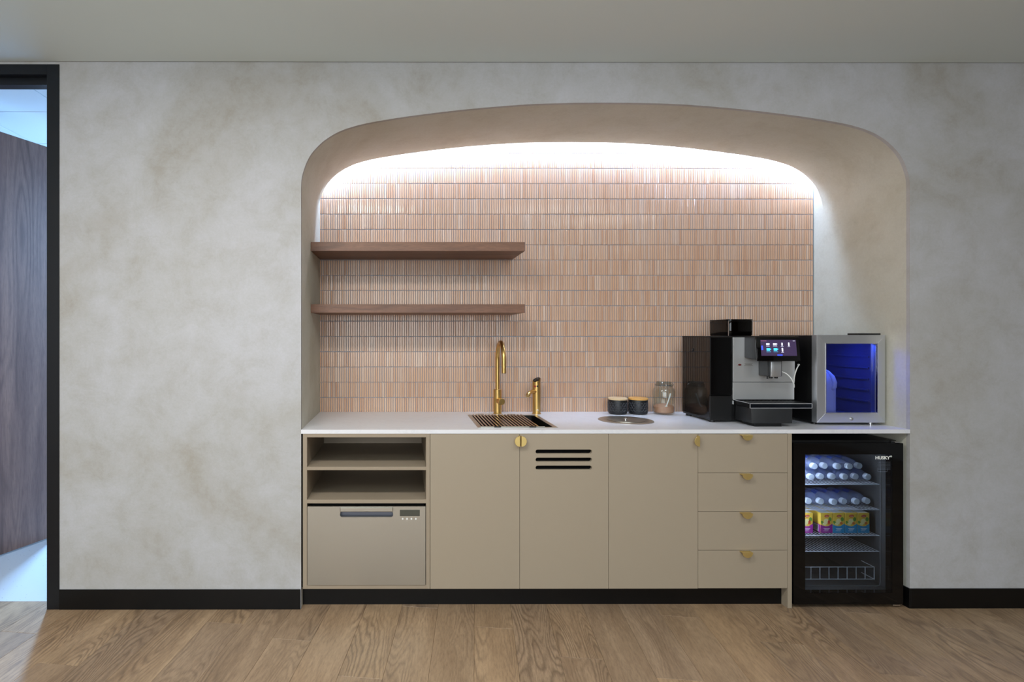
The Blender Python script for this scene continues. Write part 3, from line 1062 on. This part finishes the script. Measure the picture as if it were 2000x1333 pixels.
# head with screen
HX0, HX1, HF = 1.858, 2.080, 0.106
HZ0, HZ1 = 1.240, 1.366
b = B(); b.prism([(HF + 0.006, HZ0 + 0.006), (KF - 0.010, HZ0 + 0.014), (KF - 0.010, HZ1), (HF + 0.024, HZ1)], HX0, HX1, plane='YZ', bev=0.002)
hd = obj('display_head', b, M_CHAR, r)
sl = Matrix.Rotation(math.radians(-6.5), 4, 'X')
hc = Vector(((HX0 + HX1) / 2, HF + 0.006, (HZ0 + HZ1) / 2))
def on_screen(b, x0, x1, z0, z1, y0, y1, bev=0.0):
    t = bmesh.new(); bmesh.ops.create_cube(t, size=1)
    bmesh.ops.scale(t, vec=(x1 - x0, y1 - y0, z1 - z0), verts=t.verts)
    if bev:
        bmesh.ops.bevel(t, geom=t.edges[:], offset=bev, segments=2, affect='EDGES', profile=0.5)
    bmesh.ops.translate(t, vec=((x0 + x1) / 2 - hc.x, (y0 + y1) / 2, (z0 + z1) / 2 - hc.z), verts=t.verts)
    bmesh.ops.transform(t, matrix=sl, verts=t.verts)
    bmesh.ops.translate(t, vec=hc, verts=t.verts)
    b._take(t)
b = B(); on_screen(b, HX0 - 0.001, HX1 + 0.001, HZ0 - 0.001, HZ1 + 0.001, -0.005, 0.005, 0.002)
fr = obj('screen_frame', b, M_GBLACK, r)
b = B(); on_screen(b, 1.878, 2.064, 1.2665, 1.3500, -0.0056, -0.0048)
sc = obj('screen', b, mat('screen_on', (30, 24, 40), 0.08, emit=(88, 72, 110), es=0.55), r)
M_ICW = mat('icon_white', (220, 220, 240), 0.3, emit=(225, 230, 255), es=1.4)
M_ICB = mat('icon_cyan', (60, 170, 200), 0.3, emit=(70, 190, 225), es=1.3)
M_ICD = mat('icon_blue', (40, 60, 200), 0.3, emit=(60, 80, 240), es=1.5)
def sxz(u, v):   # u,v: 0..1 on the screen from its top left
    return 1.878 + u * 0.186, 1.3500 - v * 0.0835
def icon(shape, u, v, m, w=0.018, h=0.012, nm='screen_icon'):
    x, z = sxz(u, v)
    b = B()
    if shape == 'cup':
        on_screen(b, x - w * 0.4, x + w * 0.3, z - h * 0.5, z + h * 0.5, -0.0062, -0.0056, 0.00025)
        on_screen(b, x + w * 0.3, x + w * 0.5, z - h * 0.1, z + h * 0.3, -0.0062, -0.0056, 0.0)
        on_screen(b, x - w * 0.45, x + w * 0.45, z - h * 0.5 - 0.006, z - h * 0.5 - 0.0045, -0.0062, -0.0056)
    elif shape == 'glass':
        on_screen(b, x - w * 0.2, x + w * 0.2, z - h * 0.6, z + h * 0.6, -0.0062, -0.0056)
        on_screen(b, x - w * 0.4, x + w * 0.4, z - h * 0.6 - 0.005, z - h * 0.6 - 0.0035, -0.0062, -0.0056)
    else:
        on_screen(b, x - w / 2, x + w / 2, z - h / 2, z + h / 2, -0.0062, -0.0056)
    obj(nm, b, m, sc)
icon('cup', 0.20, 0.27, M_ICW, 0.020, 0.009)
icon('cup', 0.40, 0.27, M_ICW, 0.024, 0.008)
icon('glass', 0.60, 0.27, M_ICW, 0.016, 0.012)
icon('glass', 0.79, 0.27, M_ICW, 0.014, 0.014)
icon('cup', 0.21, 0.60, M_ICB, 0.026, 0.014)
icon('cup', 0.41, 0.60, M_ICB, 0.026, 0.014)
icon('glass', 0.60, 0.62, M_ICW, 0.016, 0.016)
icon('bar', 0.035, 0.50, M_ICD, 0.008, 0.022)
icon('bar', 0.52, 0.955, M_ICD, 0.026, 0.006)
icon('bar', 0.09, 0.065, mat('icon_pink', (200, 120, 150), 0.3, emit=(190, 110, 140), es=0.8), 0.028, 0.0018)
icon('bar', 0.94, 0.065, M_ICW, 0.010, 0.0018)
# outlet
b = B(); b.box(1.934, 1.937 + 0.074, 0.138, KF - 0.010, 1.157, 1.248, 0.003)
ol = obj('outlet_block', b, M_CHAR, r)
b = B(); b.box(1.9455, 2.001, 0.128, 0.142, 1.155, 1.238, 0.0035, 2)
obj('outlet_cover', b, M_STEELV, ol)
b = B()
b.cyl(0.0085, 0.012, (1.958, 0.150, 1.146), 16, bev=0.001); b.cyl(0.0085, 0.012, (1.986, 0.150, 1.146), 16, bev=0.001); b.cyl(0.004, 0.014, (1.9400, 0.150, 1.143), 12)
obj('nozzle', b, M_BPLAST, ol)
b = B(); b.cyl(0.003, 0.012, (2.010, 0.165, 1.180), 12, 'X')
b.cyl(0.0045, 0.004, (2.018, 0.165, 1.180), 12, 'X')
obj('hose_port', b, M_BPLAST, ol)
def bez(p0, p1, p2, p3, n=18):
    P = [Vector(p) for p in (p0, p1, p2, p3)]
    return [(1 - t) ** 3 * P[0] + 3 * (1 - t) ** 2 * t * P[1] + 3 * (1 - t) * t * t * P[2] + t ** 3 * P[3] for t in [i / n for i in range(n + 1)]]
b = B(); b.tube(bez((2.022, 0.165, 1.180), (2.05, 0.14, 1.178), (2.073, 0.13, 1.12), (2.078, 0.145, 1.098)), 0.0028, 8)
obj('milk_hose', b, M_WHITEP, r)
b = B(); b.tube(bez((2.108, 0.150, 1.218), (2.092, 0.14, 1.208), (2.080, 0.15, 1.165), (2.088, 0.160, 1.120)), 0.0028, 8); b.cyl(0.004, 0.008, (2.108, 0.149, 1.218), 12, 'Y')
obj('milk_hose', b, M_WHITEP, r)
# drip tray
TRX0, TRX1, TRF = 1.808, 2.132, 0.092
b = B(); b.box(TRX0, TRX1, TRF, KF - 0.004, 0.998, 1.0195, 0.001)
tr = obj('drip_tray', b, M_BPLAST, r)
b = B()
for k in range(15):
    x = TRX0 + 0.012 + k * 0.0213
    b.box(x, x + 0.012, TRF + 0.010, KF - 0.012, 1.0195, 1.0212)
b.box(TRX0 + 0.006, TRX1 - 0.006, TRF + 0.004, TRF + 0.010, 1.0195, 1.0212)
obj('drip_grid', b, M_BPLAST, tr)
b = B(); b.box(TRX0, TRX1, TRF - 0.004, TRF, 0.9965, 1.0200)
obj('tray_front', b, mat('mirror_dark', (60, 66, 78), 0.05, 1.0), tr)
b = B()
for a_ in ((TRX0, TRX1, 1.0185, 1.0205), (TRX0, TRX1, 0.9955, 0.9975), (TRX0, TRX0 + 0.002, 0.9955, 1.0205), (TRX1 - 0.002, TRX1, 0.9955, 1.0205)):
    b.box(a_[0], a_[1], TRF - 0.0052, TRF - 0.0035, a_[2], a_[3])
obj('tray_trim', b, mat('bright_trim', (226, 228, 232), 0.35, 0.4), tr)
b = B(); b.box(1.797, 1.799, KF - 0.011, KF, 1.0, 1.02)
b.tube([(TRX0, TRF, 1.0205), (1.7985, KF - 0.006, 1.0255)], 0.0012, 6)
obj('tray_trim', b, mat('bright_trim', (226, 228, 232), 0.35, 0.4), tr)
# grounds container
b = B()
t = bmesh.new()
top = [(1.815, 0.088), (2.030, 0.088), (2.030, KF), (1.815, KF)]
bot = [(1.812, 0.078), (2.022, 0.078), (2.022, KF), (1.812, KF)]
vt = [t.verts.new((x, y, 0.997)) for x, y in top]
vb = [t.verts.new((x, y, 0.918)) for x, y in bot]
t.faces.new(vt); t.faces.new(vb[::-1])
for i in range(4):
    t.faces.new((vb[i], vb[(i + 1) % 4], vt[(i + 1) % 4], vt[i]))
bmesh.ops.recalc_face_normals(t, faces=t.faces[:])
bmesh.ops.bevel(t, geom=t.edges[:], offset=0.003, segments=2, affect='EDGES', profile=0.5)
b._take(t)
obj('grounds_drawer', b, M_CHAR, r)
bx('foot', M_BPLAST, r, 1.835, 1.975, 0.090, 0.20, CZ, 0.9185, bev=0.001)
for x, y in ((1.70, 0.25), (1.70, 0.49), (2.10, 0.25), (2.10, 0.49)):
    b = B(); b.cyl(0.016, 0.0125, (x, y, CZ), 20, bev=0.001)
    obj('foot', b, M_BPLAST, r)
# hopper
b = B()
hp = rrect(1.802, 1.947, 0.27, 0.47, 0.024, 6)
t = bmesh.new()
rings = []
for z, s in ((1.3705, 0.95), (1.376, 0.985), (1.40, 1.0), (1.452, 1.005), (1.455, 1.0)):
    rings.append([t.verts.new((1.8745 + (x - 1.8745) * s, 0.37 + (y - 0.37) * s, z)) for x, y in hp])
for p_, q_ in zip(rings, rings[1:]):
    for i in range(len(hp)):
        j = (i + 1) % len(hp)
        t.faces.new((p_[i], p_[j], q_[j], q_[i]))
t.faces.new(rings[0][::-1])
bmesh.ops.recalc_face_normals(t, faces=t.faces[:])
b._take(t)
ho = obj('bean_hopper', b, M_SMOKE, r, smooth=40)
b = B(); b.prism([(1.8745 + (x - 1.8745) * 1.008, 0.37 + (y - 0.37) * 1.008) for x, y in hp], 1.4555, 1.463, plane='XY', bev=0.001)
obj('hopper_lid', b, M_GBLACK, ho)
b = B(); b.box(1.8055, 1.8085, 0.2725, 0.2755, 1.372, 1.456)
obj('hopper_divider', b, M_CHROME, ho)
b = B(); b.prism([(1.8745 + (x - 1.8745) * 0.93, 0.37 + (y - 0.37) * 0.93) for x, y in hp], 1.3745, 1.398, plane='XY', bev=0.002)
be = obj('coffee_beans', b, mat('beans', (44, 28, 20), 0.5), ho)
be['kind'] = 'stuff'

# ------------------------------------------------------------------ milk cooler
r = thing('milk_cooler', 'small stainless framed glass door milk cooler glowing blue on the worktop', 'fridge', (2.36, 0.35, CZ))
MX0, MX1, MF, MB, MZ0, MZ1 = 2.187, 2.547, 0.165, 0.600, CZ + 0.014, 1.376
b = B()
w = 0.026
b.box(MX0, MX0 + w, MF, MB, MZ0, MZ1 - 0.002, 0.001); b.box(MX1 - w, MX1, MF, MB, MZ0, MZ1 - 0.002, 0.001)
b.box(MX0 + w, MX1 - w, MF, MB, MZ1 - w, MZ1 - 0.002); b.box(MX0 + w, MX1 - w, MF, MB, MZ0, MZ0 + w)
b.box(MX0 + w, MX1 - w, MB - 0.02, MB, MZ0 + w, MZ1 - w)
obj('body', b, M_BPLAST, r)
M_CLIN = mat('cooler_liner', (72, 76, 110), 0.35)
b = B()
q = 0.001
b.box(MX0 + w, MX0 + w + q, MF, MB - 0.02, MZ0 + w, MZ1 - w); b.box(MX1 - w - q, MX1 - w, MF, MB - 0.02, MZ0 + w, MZ1 - w)
b.box(MX0 + w, MX1 - w, MF, MB - 0.02, MZ0 + w, MZ0 + w + q); b.box(MX0 + w, MX1 - w, MF, MB - 0.02, MZ1 - w - q, MZ1 - w)
b.box(MX0 + w, MX1 - w, MB - 0.02 - q, MB - 0.02, MZ0 + w, MZ1 - w)
for k in range(5):
    z = MZ0 + 0.10 + k * 0.06
    b.box(MX1 - w - 0.008, MX1 - w, MF + 0.03, MB - 0.03, z, z + 0.008)
    b.box(MX0 + w, MX0 + w + 0.008, MF + 0.03, MB - 0.03, z, z + 0.008)
    b.box(MX0 + w, MX1 - w, MB - 0.03, MB - 0.02, z, z + 0.010)
obj('liner', b, M_CLIN, r)
b = B(); b.box(MX0 + w + 0.03, MX1 - w - 0.12, MF + 0.035, MF + 0.05, MZ1 - w - 0.008, MZ1 - w - 0.0015)
obj('lamp', b, mat('blue_led', (40, 60, 255), 0.5, emit=(70, 110, 255), es=170.0), r)
# door
DF = 0.124
ix0, ix1, iz0, iz1 = 2.228, 2.502, CZ + 0.066, 1.332
dr = bx('door', M_BPLAST, r, MX0 + 0.005, MX1 - 0.005, 0.1500, 0.1640, MZ0, MZ0 + 0.004, bev=0)
def rail(pts):
    """outer pair then inner pair in XZ; outer edge sits back, inner edge stands proud"""
    (a, b1), (c, d) = pts
    t = bmesh.new()
    of = [t.verts.new((p[0], DF + 0.004, p[1])) for p in (a, b1)]
    inn = [t.verts.new((p[0], DF - 0.002, p[1])) for p in (d, c)]
    ob_ = [t.verts.new((p[0], 0.1652, p[1])) for p in (a, b1)]
    ib = [t.verts.new((p[0], 0.1652, p[1])) for p in (d, c)]
    t.faces.new((of[0], of[1], inn[0], inn[1]))
    t.faces.new((ob_[0], ob_[1], ib[0], ib[1])[::-1])
    t.faces.new((of[0], ob_[0], ob_[1], of[1]))
    t.faces.new((inn[0], ib[0], ib[1], inn[1]))
    t.faces.new((of[1], ob_[1], ib[0], inn[0]))
    t.faces.new((of[0], inn[1], ib[1], ob_[0]))
    bmesh.ops.recalc_face_normals(t, faces=t.faces[:])
    bmesh.ops.bevel(t, geom=t.edges[:], offset=0.0006, segments=1, affect='EDGES')
    return t
O = [(MX0, MZ0), (MX1, MZ0), (MX1, MZ1), (MX0, MZ1)]
I = [(ix0, iz0), (ix1, iz0), (ix1, iz1), (ix0, iz1)]
for k in range(4):
    b = B(); b._take(rail(((O[k], O[(k + 1) % 4]), (I[k], I[(k + 1) % 4]))))
    obj('frame_rail', b, M_STEELV, dr)
b = B()
for a_ in ((ix0 - 0.001, ix0 + 0.0022, iz0, iz1), (ix1 - 0.0022, ix1 + 0.001, iz0, iz1), (ix0, ix1, iz0 - 0.001, iz0 + 0.0022), (ix0, ix1, iz1 - 0.0022, iz1 + 0.001)):
    b.box(a_[0], a_[1], DF - 0.004, DF + 0.006, a_[2], a_[3])
obj('bead', b, M_CHROME, dr)
bx('glass', M_PANE2, dr, ix0, ix1, 0.138, 0.142, iz0, iz1, bev=0)
b = B(); b.cyl(0.0095, 0.004, (2.366, DF + 0.002, MZ0 + 0.020), 24, '-Y', 0.001)
b.cyl(0.0055, 0.006, (2.366, DF + 0.002, MZ0 + 0.020), 18, '-Y', 0.001)
obj('lock', b, M_CHROME, dr)
bx('hinge', M_BPLAST, r, 2.405, 2.525, 0.13, 0.20, MZ1, MZ1 + 0.009, bev=0.001)
for x in (2.21, 2.51):
    for y in (0.18, 0.56):
        b = B(); b.cyl(0.012, 0.0145, (x, y, CZ), 16)
        obj('foot', b, M_BPLAST if x < 2.3 else M_CHROME, r)

# milk bottle inside
bxx, byy, bz = 2.288, 0.235, MZ0 + w + 0.0012
r = thing('milk_bottle', 'white plastic milk bottle standing inside the blue lit cooler', 'bottle', (bxx, byy, bz))
b = B()
t = bmesh.new()
rings = []
secs = [(0.0, 0.048, 0.048), (0.004, 0.054, 0.052), (0.02, 0.057, 0.055), (0.15, 0.057, 0.055), (0.175, 0.055, 0.053), (0.200, 0.044, 0.044), (0.222, 0.029, 0.029), (0.234, 0.020, 0.020), (0.244, 0.019, 0.019)]
nn = 28
for z, ax, ay in secs:
    ring = []
    z *= 1.09
    for i in range(nn):
        a = 2 * PI * i / nn
        e = 0.55 if z < 0.19 else (0.8 if z < 0.22 else 1.0)
        cx_, sy_ = math.cos(a), math.sin(a)
        ring.append(t.verts.new((bxx + ax * math.copysign(abs(cx_) ** e, cx_), byy + ay * math.copysign(abs(sy_) ** e, sy_), bz + z)))
    rings.append(ring)
for p_, q_ in zip(rings, rings[1:]):
    for i in range(nn):
        j = (i + 1) % nn
        t.faces.new((p_[i], p_[j], q_[j], q_[i]))
t.faces.new(rings[0][::-1]); t.faces.new(rings[-1])
bmesh.ops.recalc_face_normals(t, faces=t.faces[:])
b._take(t)
M_HDPE = mat('milky_plastic', (240, 240, 244), 0.4)
M_HDPE.node_tree.nodes['Principled BSDF'].inputs['Subsurface Weight'].default_value = 0.7
M_HDPE.node_tree.nodes['Principled BSDF'].inputs['Subsurface Scale'].default_value = 0.04
M_HDPE.node_tree.nodes['Principled BSDF'].inputs['Subsurface Radius'].default_value = (1, 1, 1)
body = obj('body', b, M_HDPE, r, smooth=50)
b = B(); b.tube([(bxx + 0.014, byy - 0.026, bz + 0.238), (bxx + 0.026, byy - 0.050, bz + 0.210), (bxx + 0.030, byy - 0.060, bz + 0.180), (bxx + 0.028, byy - 0.060, bz + 0.155), (bxx + 0.024, byy - 0.050, bz + 0.143)], [0.009, 0.010, 0.010, 0.010, 0.008], 12)
obj('handle', b, M_HDPE, r, smooth=60)
b = B(); b.cyl(0.0205, 0.014, (bxx, byy, bz + 0.2662), 28, bev=0.0015)
obj('cap', b, mat('blue_cap', (70, 120, 210), 0.4), r)

# ------------------------------------------------------------------ undercounter drinks fridge
r = thing('drinks_fridge', 'black undercounter glass door drinks fridge at the right end', 'fridge', (2.25, 0.3, 0.0))
GX0, GX1, GZ0, GZ1 = 1.974, 2.528, 0.018, 0.830
WB = 0.020
b = B()
b.box(GX0, GX0 + WB, 0.042, 0.56, 0.022, 0.838, 0.001); b.box(GX1 - WB, GX1, 0.042, 0.56, 0.022, 0.838, 0.001)
b.box(GX0 + WB, GX1 - WB, 0.042, 0.56, 0.800, 0.838); b.box(GX0 + WB, GX1 - WB, 0.042, 0.56, 0.022, 0.062)
b.box(GX0 + WB, GX1 - WB, 0.54, 0.56, 0.062, 0.800)
obj('body', b, M_BPLAST, r)
b = B()
LX0, LX1, LZ0, LZ1 = GX0 + WB, GX1 - WB, 0.062, 0.800
b.box(LX0, LX0 + 0.001, 0.044, 0.54, LZ0, LZ1); b.box(LX1 - 0.001, LX1, 0.044, 0.54, LZ0, LZ1)
b.box(LX0, LX1, 0.044, 0.54, LZ0, LZ0 + 0.001); b.box(LX0, LX1, 0.044, 0.54, LZ1 - 0.001, LZ1); b.box(LX0, LX1, 0.539, 0.54, LZ0, LZ1)
obj('liner', b, M_LINER, r)
b = B(); b.box(2.02, 2.16, 0.10, 0.12, 0.788, 0.797); b.box(1.998, 2.004, 0.05, 0.062, 0.30, 0.78)
obj('lamp', b, mat('cool_led', (190, 205, 255), 0.5, emit=(222, 230, 255), es=170.0), r)
b = B()
wx0, wx1, wz0, wz1 = 2.033, 2.472, 0.075, 0.774
b.prism([(GX0, GZ0), (GX1, GZ0), (GX1, GZ1), (GX0, GZ1)], 0.002, 0.040, holes=[[(wx0, wz0), (wx1, wz0), (wx1, wz1), (wx0, wz1)]])
dr = obj('door', b, M_GBLACK, r)
bx('glass', M_PANE, dr, wx0, wx1, 0.0030, 0.0070, wz0, wz1, bev=0)
b = B()
b.tube([(2.04, 0.0385, 0.094), (2.425, 0.0385, 0.094), (2.440, 0.0385, 0.099), (2.445, 0.0385, 0.114), (2.445, 0.0385, 0.765)], 0.0022, 8)
obj('gasket', b, mat('gasket_grey', (92, 92, 90), 0.6), dr)
bx('hinge', M_CHROME, r, 2.480, 2.515, 0.004, 0.030, 0.0085, 0.0165, bev=0.001)
bx('hinge', M_CHROME, r, 2.495, 2.520, 0.010, 0.035, 0.8305, 0.8365, bev=0.001)
for x in (2.02, 2.48):
    for y in (0.08, 0.52):
        b = B(); b.cyl(0.015, 0.023, (x, y, 0), 16)
        obj('foot', b, M_BPLAST, r)

def text_mesh(s, size, loc, m, parent, name, bold=0.0004, align='CENTER', ext=0.0004):
    cu = bpy.data.curves.new('txt', 'FONT')
    cu.body = s
    cu.size = size
    cu.extrude = ext
    cu.offset = bold
    cu.align_x = align
    o = bpy.data.objects.new('txt', cu)
    COL.objects.link(o)
    dg = bpy.context.evaluated_depsgraph_get()
    me = bpy.data.meshes.new_from_object(o.evaluated_get(dg))
    bpy.data.objects.remove(o)
    me.transform(Matrix.Translation(Vector(loc)) @ Matrix.Rotation(PI / 2, 4, 'X'))
    me.transform(Matrix.Translation(-origin_of(parent)))
    me.materials.clear()
    me.materials.append(m)
    q = bpy.data.objects.new(name, me)
    COL.objects.link(q)
    q.parent = parent
    return q
M_INK = mat('white_ink', (230, 230, 224), 0.5)
t_ = text_mesh('HUSKY', 0.0220, (2.4235, 0.0020, 0.7495), M_INK, dr, 'lettering', 0.0006)
ww = max(v.co.x for v in t_.data.vertices) - min(v.co.x for v in t_.data.vertices)
cxx = sum(v.co.x for v in t_.data.vertices) / len(t_.data.vertices)
for v in t_.data.vertices:
    v.co.x = cxx + (v.co.x - cxx) * 0.074 / ww
text_mesh('®', 0.011, (2.4665, 0.0020, 0.760), M_INK, dr, 'lettering', 0.0002)
b = B()
for k in range(7):
    b.box(2.400, 2.464, 0.0024, 0.0029, 0.735 - k * 0.0062, 0.7356 - k * 0.0062)
for a_ in ((2.400, 2.448, 0.6865, 0.6873), (2.400, 2.4008, 0.6865, 0.706), (2.4472, 2.448, 0.6865, 0.702)):
    b.box(a_[0], a_[1], 0.0024, 0.0029, a_[2], a_[3])
obj('sticker_print', b, mat('sticker_ink', (104, 110, 118), 0.5), dr)

# wire shelves
def wire_shelf(z, nx=26):
    sh = bpy.data.objects.new('wire_shelf', None)
    COL.objects.link(sh); sh.parent = r
    sh.location = Vector((2.25, 0.3, z)) - r.location
    b = B()
    y0, y1 = 0.105, 0.52
    x0, x1 = 2.000, 2.495
    for y in (y0, y0 + 0.2, y1):
        b.tube([(x0, y, z - 0.0025), (x1, y, z - 0.0025)], 0.0025 if y == y0 else 0.0016, 6)
    for k in range(nx):
        x = x0 + 0.006 + k * (x1 - x0 - 0.012) / (nx - 1)
        b.tube([(x, y0 - 0.002, z - 0.0005), (x, y1, z - 0.0005)], 0.0012, 5)
    obj('wire_grid', b, M_WIRE, sh)
SHZ = [0.597, 0.465, 0.330, 0.247]
for z in SHZ:
    wire_shelf(z)
b = B()
for z in (0.0935, 0.157):
    b.tube([(2.0, 0.12, z), (2.482, 0.12, z), (2.482, 0.20, z)], 0.0020, 6)
for k in range(11):
    x = 2.482 - k * 0.0475
    b.tube([(x, 0.12, 0.0915), (x, 0.12, 0.159)], 0.0020, 6)
obj('wire_basket', b, M_WIRE, r)

# water bottles
def bottle(x, y, z, label, first=[None]):
    if first[0] is None:
        q = thing('water_bottle', label, 'bottle', (x, y, z), 'clear water bottles lying in the drinks fridge')
        b = B()
        b.lathe([(0.0, 0.006), (0.024, 0.002), (0.0295, 0.010), (0.0295, 0.050), (0.0275, 0.056), (0.0295, 0.062), (0.0295, 0.115), (0.026, 0.135), (0.018, 0.158), (0.0135, 0.168), (0.0135, 0.180)], (x, y + 0.20, z), 24, '-Y')
        obj('body', b, M_PET, q, smooth=40)
        b = B()
        b.lathe([(0, 0.170), (0.0160, 0.170), (0.0160, 0.188), (0.0145, 0.190), (0, 0.190)], (x, y + 0.20, z), 24, '-Y')
        b.lathe([(0.006, 0.1902), (0.009, 0.1902), (0.009, 0.1906), (0.006, 0.1906)], (x, y + 0.20, z), 16, '-Y')
        obj('cap', b, M_CAP, q)
        b = B()
        b.lathe([(0.0300, 0.050), (0.0300, 0.090)], (x, y + 0.20, z), 24, '-Y')
        obj('wrap_label', b, pane_mat('blue_label', (176, 194, 240), 0.1, 1.5, 0.35, (96, 130, 235)), q)
        first[0] = q
    else:
        q = copy_tree(first[0], (x, y, z))
        q['label'] = label
    return q
ordw = ['rightmost', 'second from right', 'third from right', 'fourth from right', 'fifth from right', 'sixth from right', 'leftmost']
rng = random.Random(3)
for k, x in enumerate((2.460, 2.400, 2.340, 2.279, 2.218, 2.157, 2.096)):
    bottle(x, 0.118 + rng.uniform(-0.004, 0.02), 0.597 + 0.0305, 'water bottle lying %s in the bottom row of the top fridge shelf' % ordw[k])
for k, x in enumerate((2.430, 2.370, 2.309, 2.248, 2.187)):
    bottle(x, 0.128 + rng.uniform(-0.004, 0.015), 0.597 + 0.0305 + 0.0530, 'water bottle lying %s in the upper row on the top fridge shelf' % ordw[k])
for k, x in enumerate((2.468, 2.404, 2.340, 2.279, 2.218, 2.157, 2.096)):
    bottle(x, 0.118 + rng.uniform(-0.004, 0.02), 0.465 + 0.0305, 'water bottle lying %s on the second fridge shelf' % ordw[k])

# juice packs
M_YEL = mat('carton_yellow', (236, 196, 70), 0.45)
M_MAG = mat('carton_magenta', (152, 44, 140), 0.45)
M_CYAN = mat('carton_blue', (32, 140, 186), 0.45)
M_RED = mat('carton_red', (196, 52, 44), 0.45)
M_GRN = mat('carton_green', (96, 150, 60), 0.45)
M_CREAM = mat('carton_cream', (236, 226, 160), 0.45)
M_ORG = mat('carton_orange', (226, 120, 50), 0.45)
def oval(cx, cz, rx, rz, n=18, rot=0):
    return [(cx + rx * math.cos(2 * PI * i / n) * math.cos(rot) - rz * math.sin(2 * PI * i / n) * math.sin(rot), cz + rx * math.cos(2 * PI * i / n) * math.sin(rot) + rz * math.sin(2 * PI * i / n) * math.cos(rot)) for i in range(n)]
def carton(x0, y0, z0, label, band, front=True):
    w_, d_, h_ = 0.0630, 0.115, 0.106
    q = thing('juice_carton', label, 'carton', (x0 + w_ / 2, y0 + d_ / 2, z0), 'yellow juice cartons on the third fridge shelf')
    b = B(); b.box(x0, x0 + w_, y0, y0 + d_, z0, z0 + h_, 0.0015)
    body = obj('body', b, M_YEL, q)
    f = y0 - 0.0003
    b = B()
    ms = [band, M_RED, M_GRN, M_CREAM, M_ORG, M_WHITEP, mat('barcode_ink', (40, 40, 40), 0.6)]
    wave = [(x0 + 0.0005 + (w_ - 0.001) * t / 10, z0 + 0.046 - 0.010 * math.sin(PI * t / 10) ** 0.8 + (0.004 if t > 7 else 0)) for t in range(11)]
    b.mi = 0; b.prism([(x0 + w_ - 0.0005, z0 + 0.001), (x0 + 0.0005, z0 + 0.001)] + wave, f, y0 + 0.0002)
    b.box(x0 - 0.0003, x0 + 0.0002, y0 + 0.001, y0 + d_ - 0.001, z0 + 0.001, z0 + 0.044)
    b.mi = 2; b.prism(oval(x0 + 0.050, z0 + 0.073, 0.008, 0.011), f, y0 + 0.0002)
    b.prism(oval(x0 + 0.009, z0 + 0.056, 0.006, 0.010, rot=0.5), f, y0 + 0.0002)
    b.mi = 3; b.prism(oval(x0 + 0.030, z0 + 0.062, 0.013, 0.014), f - 0.0002, y0 + 0.0002)
    b.prism(oval(x0 + 0.020, z0 + 0.047, 0.010, 0.006, rot=-0.5), f - 0.0003, y0 + 0.0002)
    b.mi = 4; b.prism(oval(x0 + 0.044, z0 + 0.052, 0.008, 0.007), f - 0.0003, y0 + 0.0002)
    b.mi = 1; b.prism(oval(x0 + 0.033, z0 + 0.090, 0.013, 0.0065, rot=0.08), f - 0.0003, y0 + 0.0002)
    if band is M_MAG:
        b.prism(oval(x0 + 0.044, z0 + 0.060, 0.006, 0.009), f - 0.0005, y0 + 0.0002)
    b.mi = 5
    b.box(x0 + 0.025, x0 + 0.041, f - 0.0006, y0, z0 + 0.0885, z0 + 0.0900)
    for (u0, u1, vv) in ((0.016, 0.048, 0.024), (0.020, 0.044, 0.018), (0.016, 0.040, 0.011)):
        b.box(x0 + u0, x0 + u1, f - 0.0004, y0, z0 + vv, z0 + vv + 0.0022)
    b.box(x0 - 0.0005, x0, y0 + 0.014, y0 + 0.050, z0 + 0.006, z0 + 0.040)
    b.mi = 6
    for k in range(8):
        b.box(x0 - 0.0008, x0, y0 + 0.018 + k * 0.0038, y0 + 0.0195 + k * 0.0038, z0 + 0.010, z0 + 0.036)
    obj('printed_label', b, ms, body, smooth=0)
    b = B(); b.box(x0 + 0.004, x0 + w_ - 0.004, y0 + 0.004, y0 + d_ - 0.004, z0 + h_, z0 + h_ + 0.0008)
    obj('top_fold', b, mat('carton_top', (206, 206, 200), 0.4), body)
    return q
zc_ = 0.330
row1 = [(2.4070, M_CYAN, 'yellow and blue juice carton at the right end of the front row'),
        (2.3415, M_CYAN, 'yellow and blue juice carton second from the right end of the front row'),
        (2.2760, M_CYAN, 'yellow and blue juice carton beside the magenta one in the front row'),
        (2.2110, M_MAG, 'yellow and magenta juice carton left of the blue ones in the front row'),
        (2.1080, M_MAG, 'yellow and magenta juice carton standing apart at the left of the fridge shelf')]
for x, m_, lab in row1:
    carton(x, 0.135, zc_, lab, m_)
row2 = [(2.4070, M_CYAN, 'juice carton behind the rightmost blue carton'), (2.3415, M_CYAN, 'juice carton behind the second blue carton from the right'),
        (2.2760, M_CYAN, 'juice carton behind the blue carton beside the magenta one'), (2.2110, M_MAG, 'juice carton behind the magenta carton beside the blue ones')]
for x, m_, lab in row2:
    carton(x, 0.255, zc_, lab, m_)
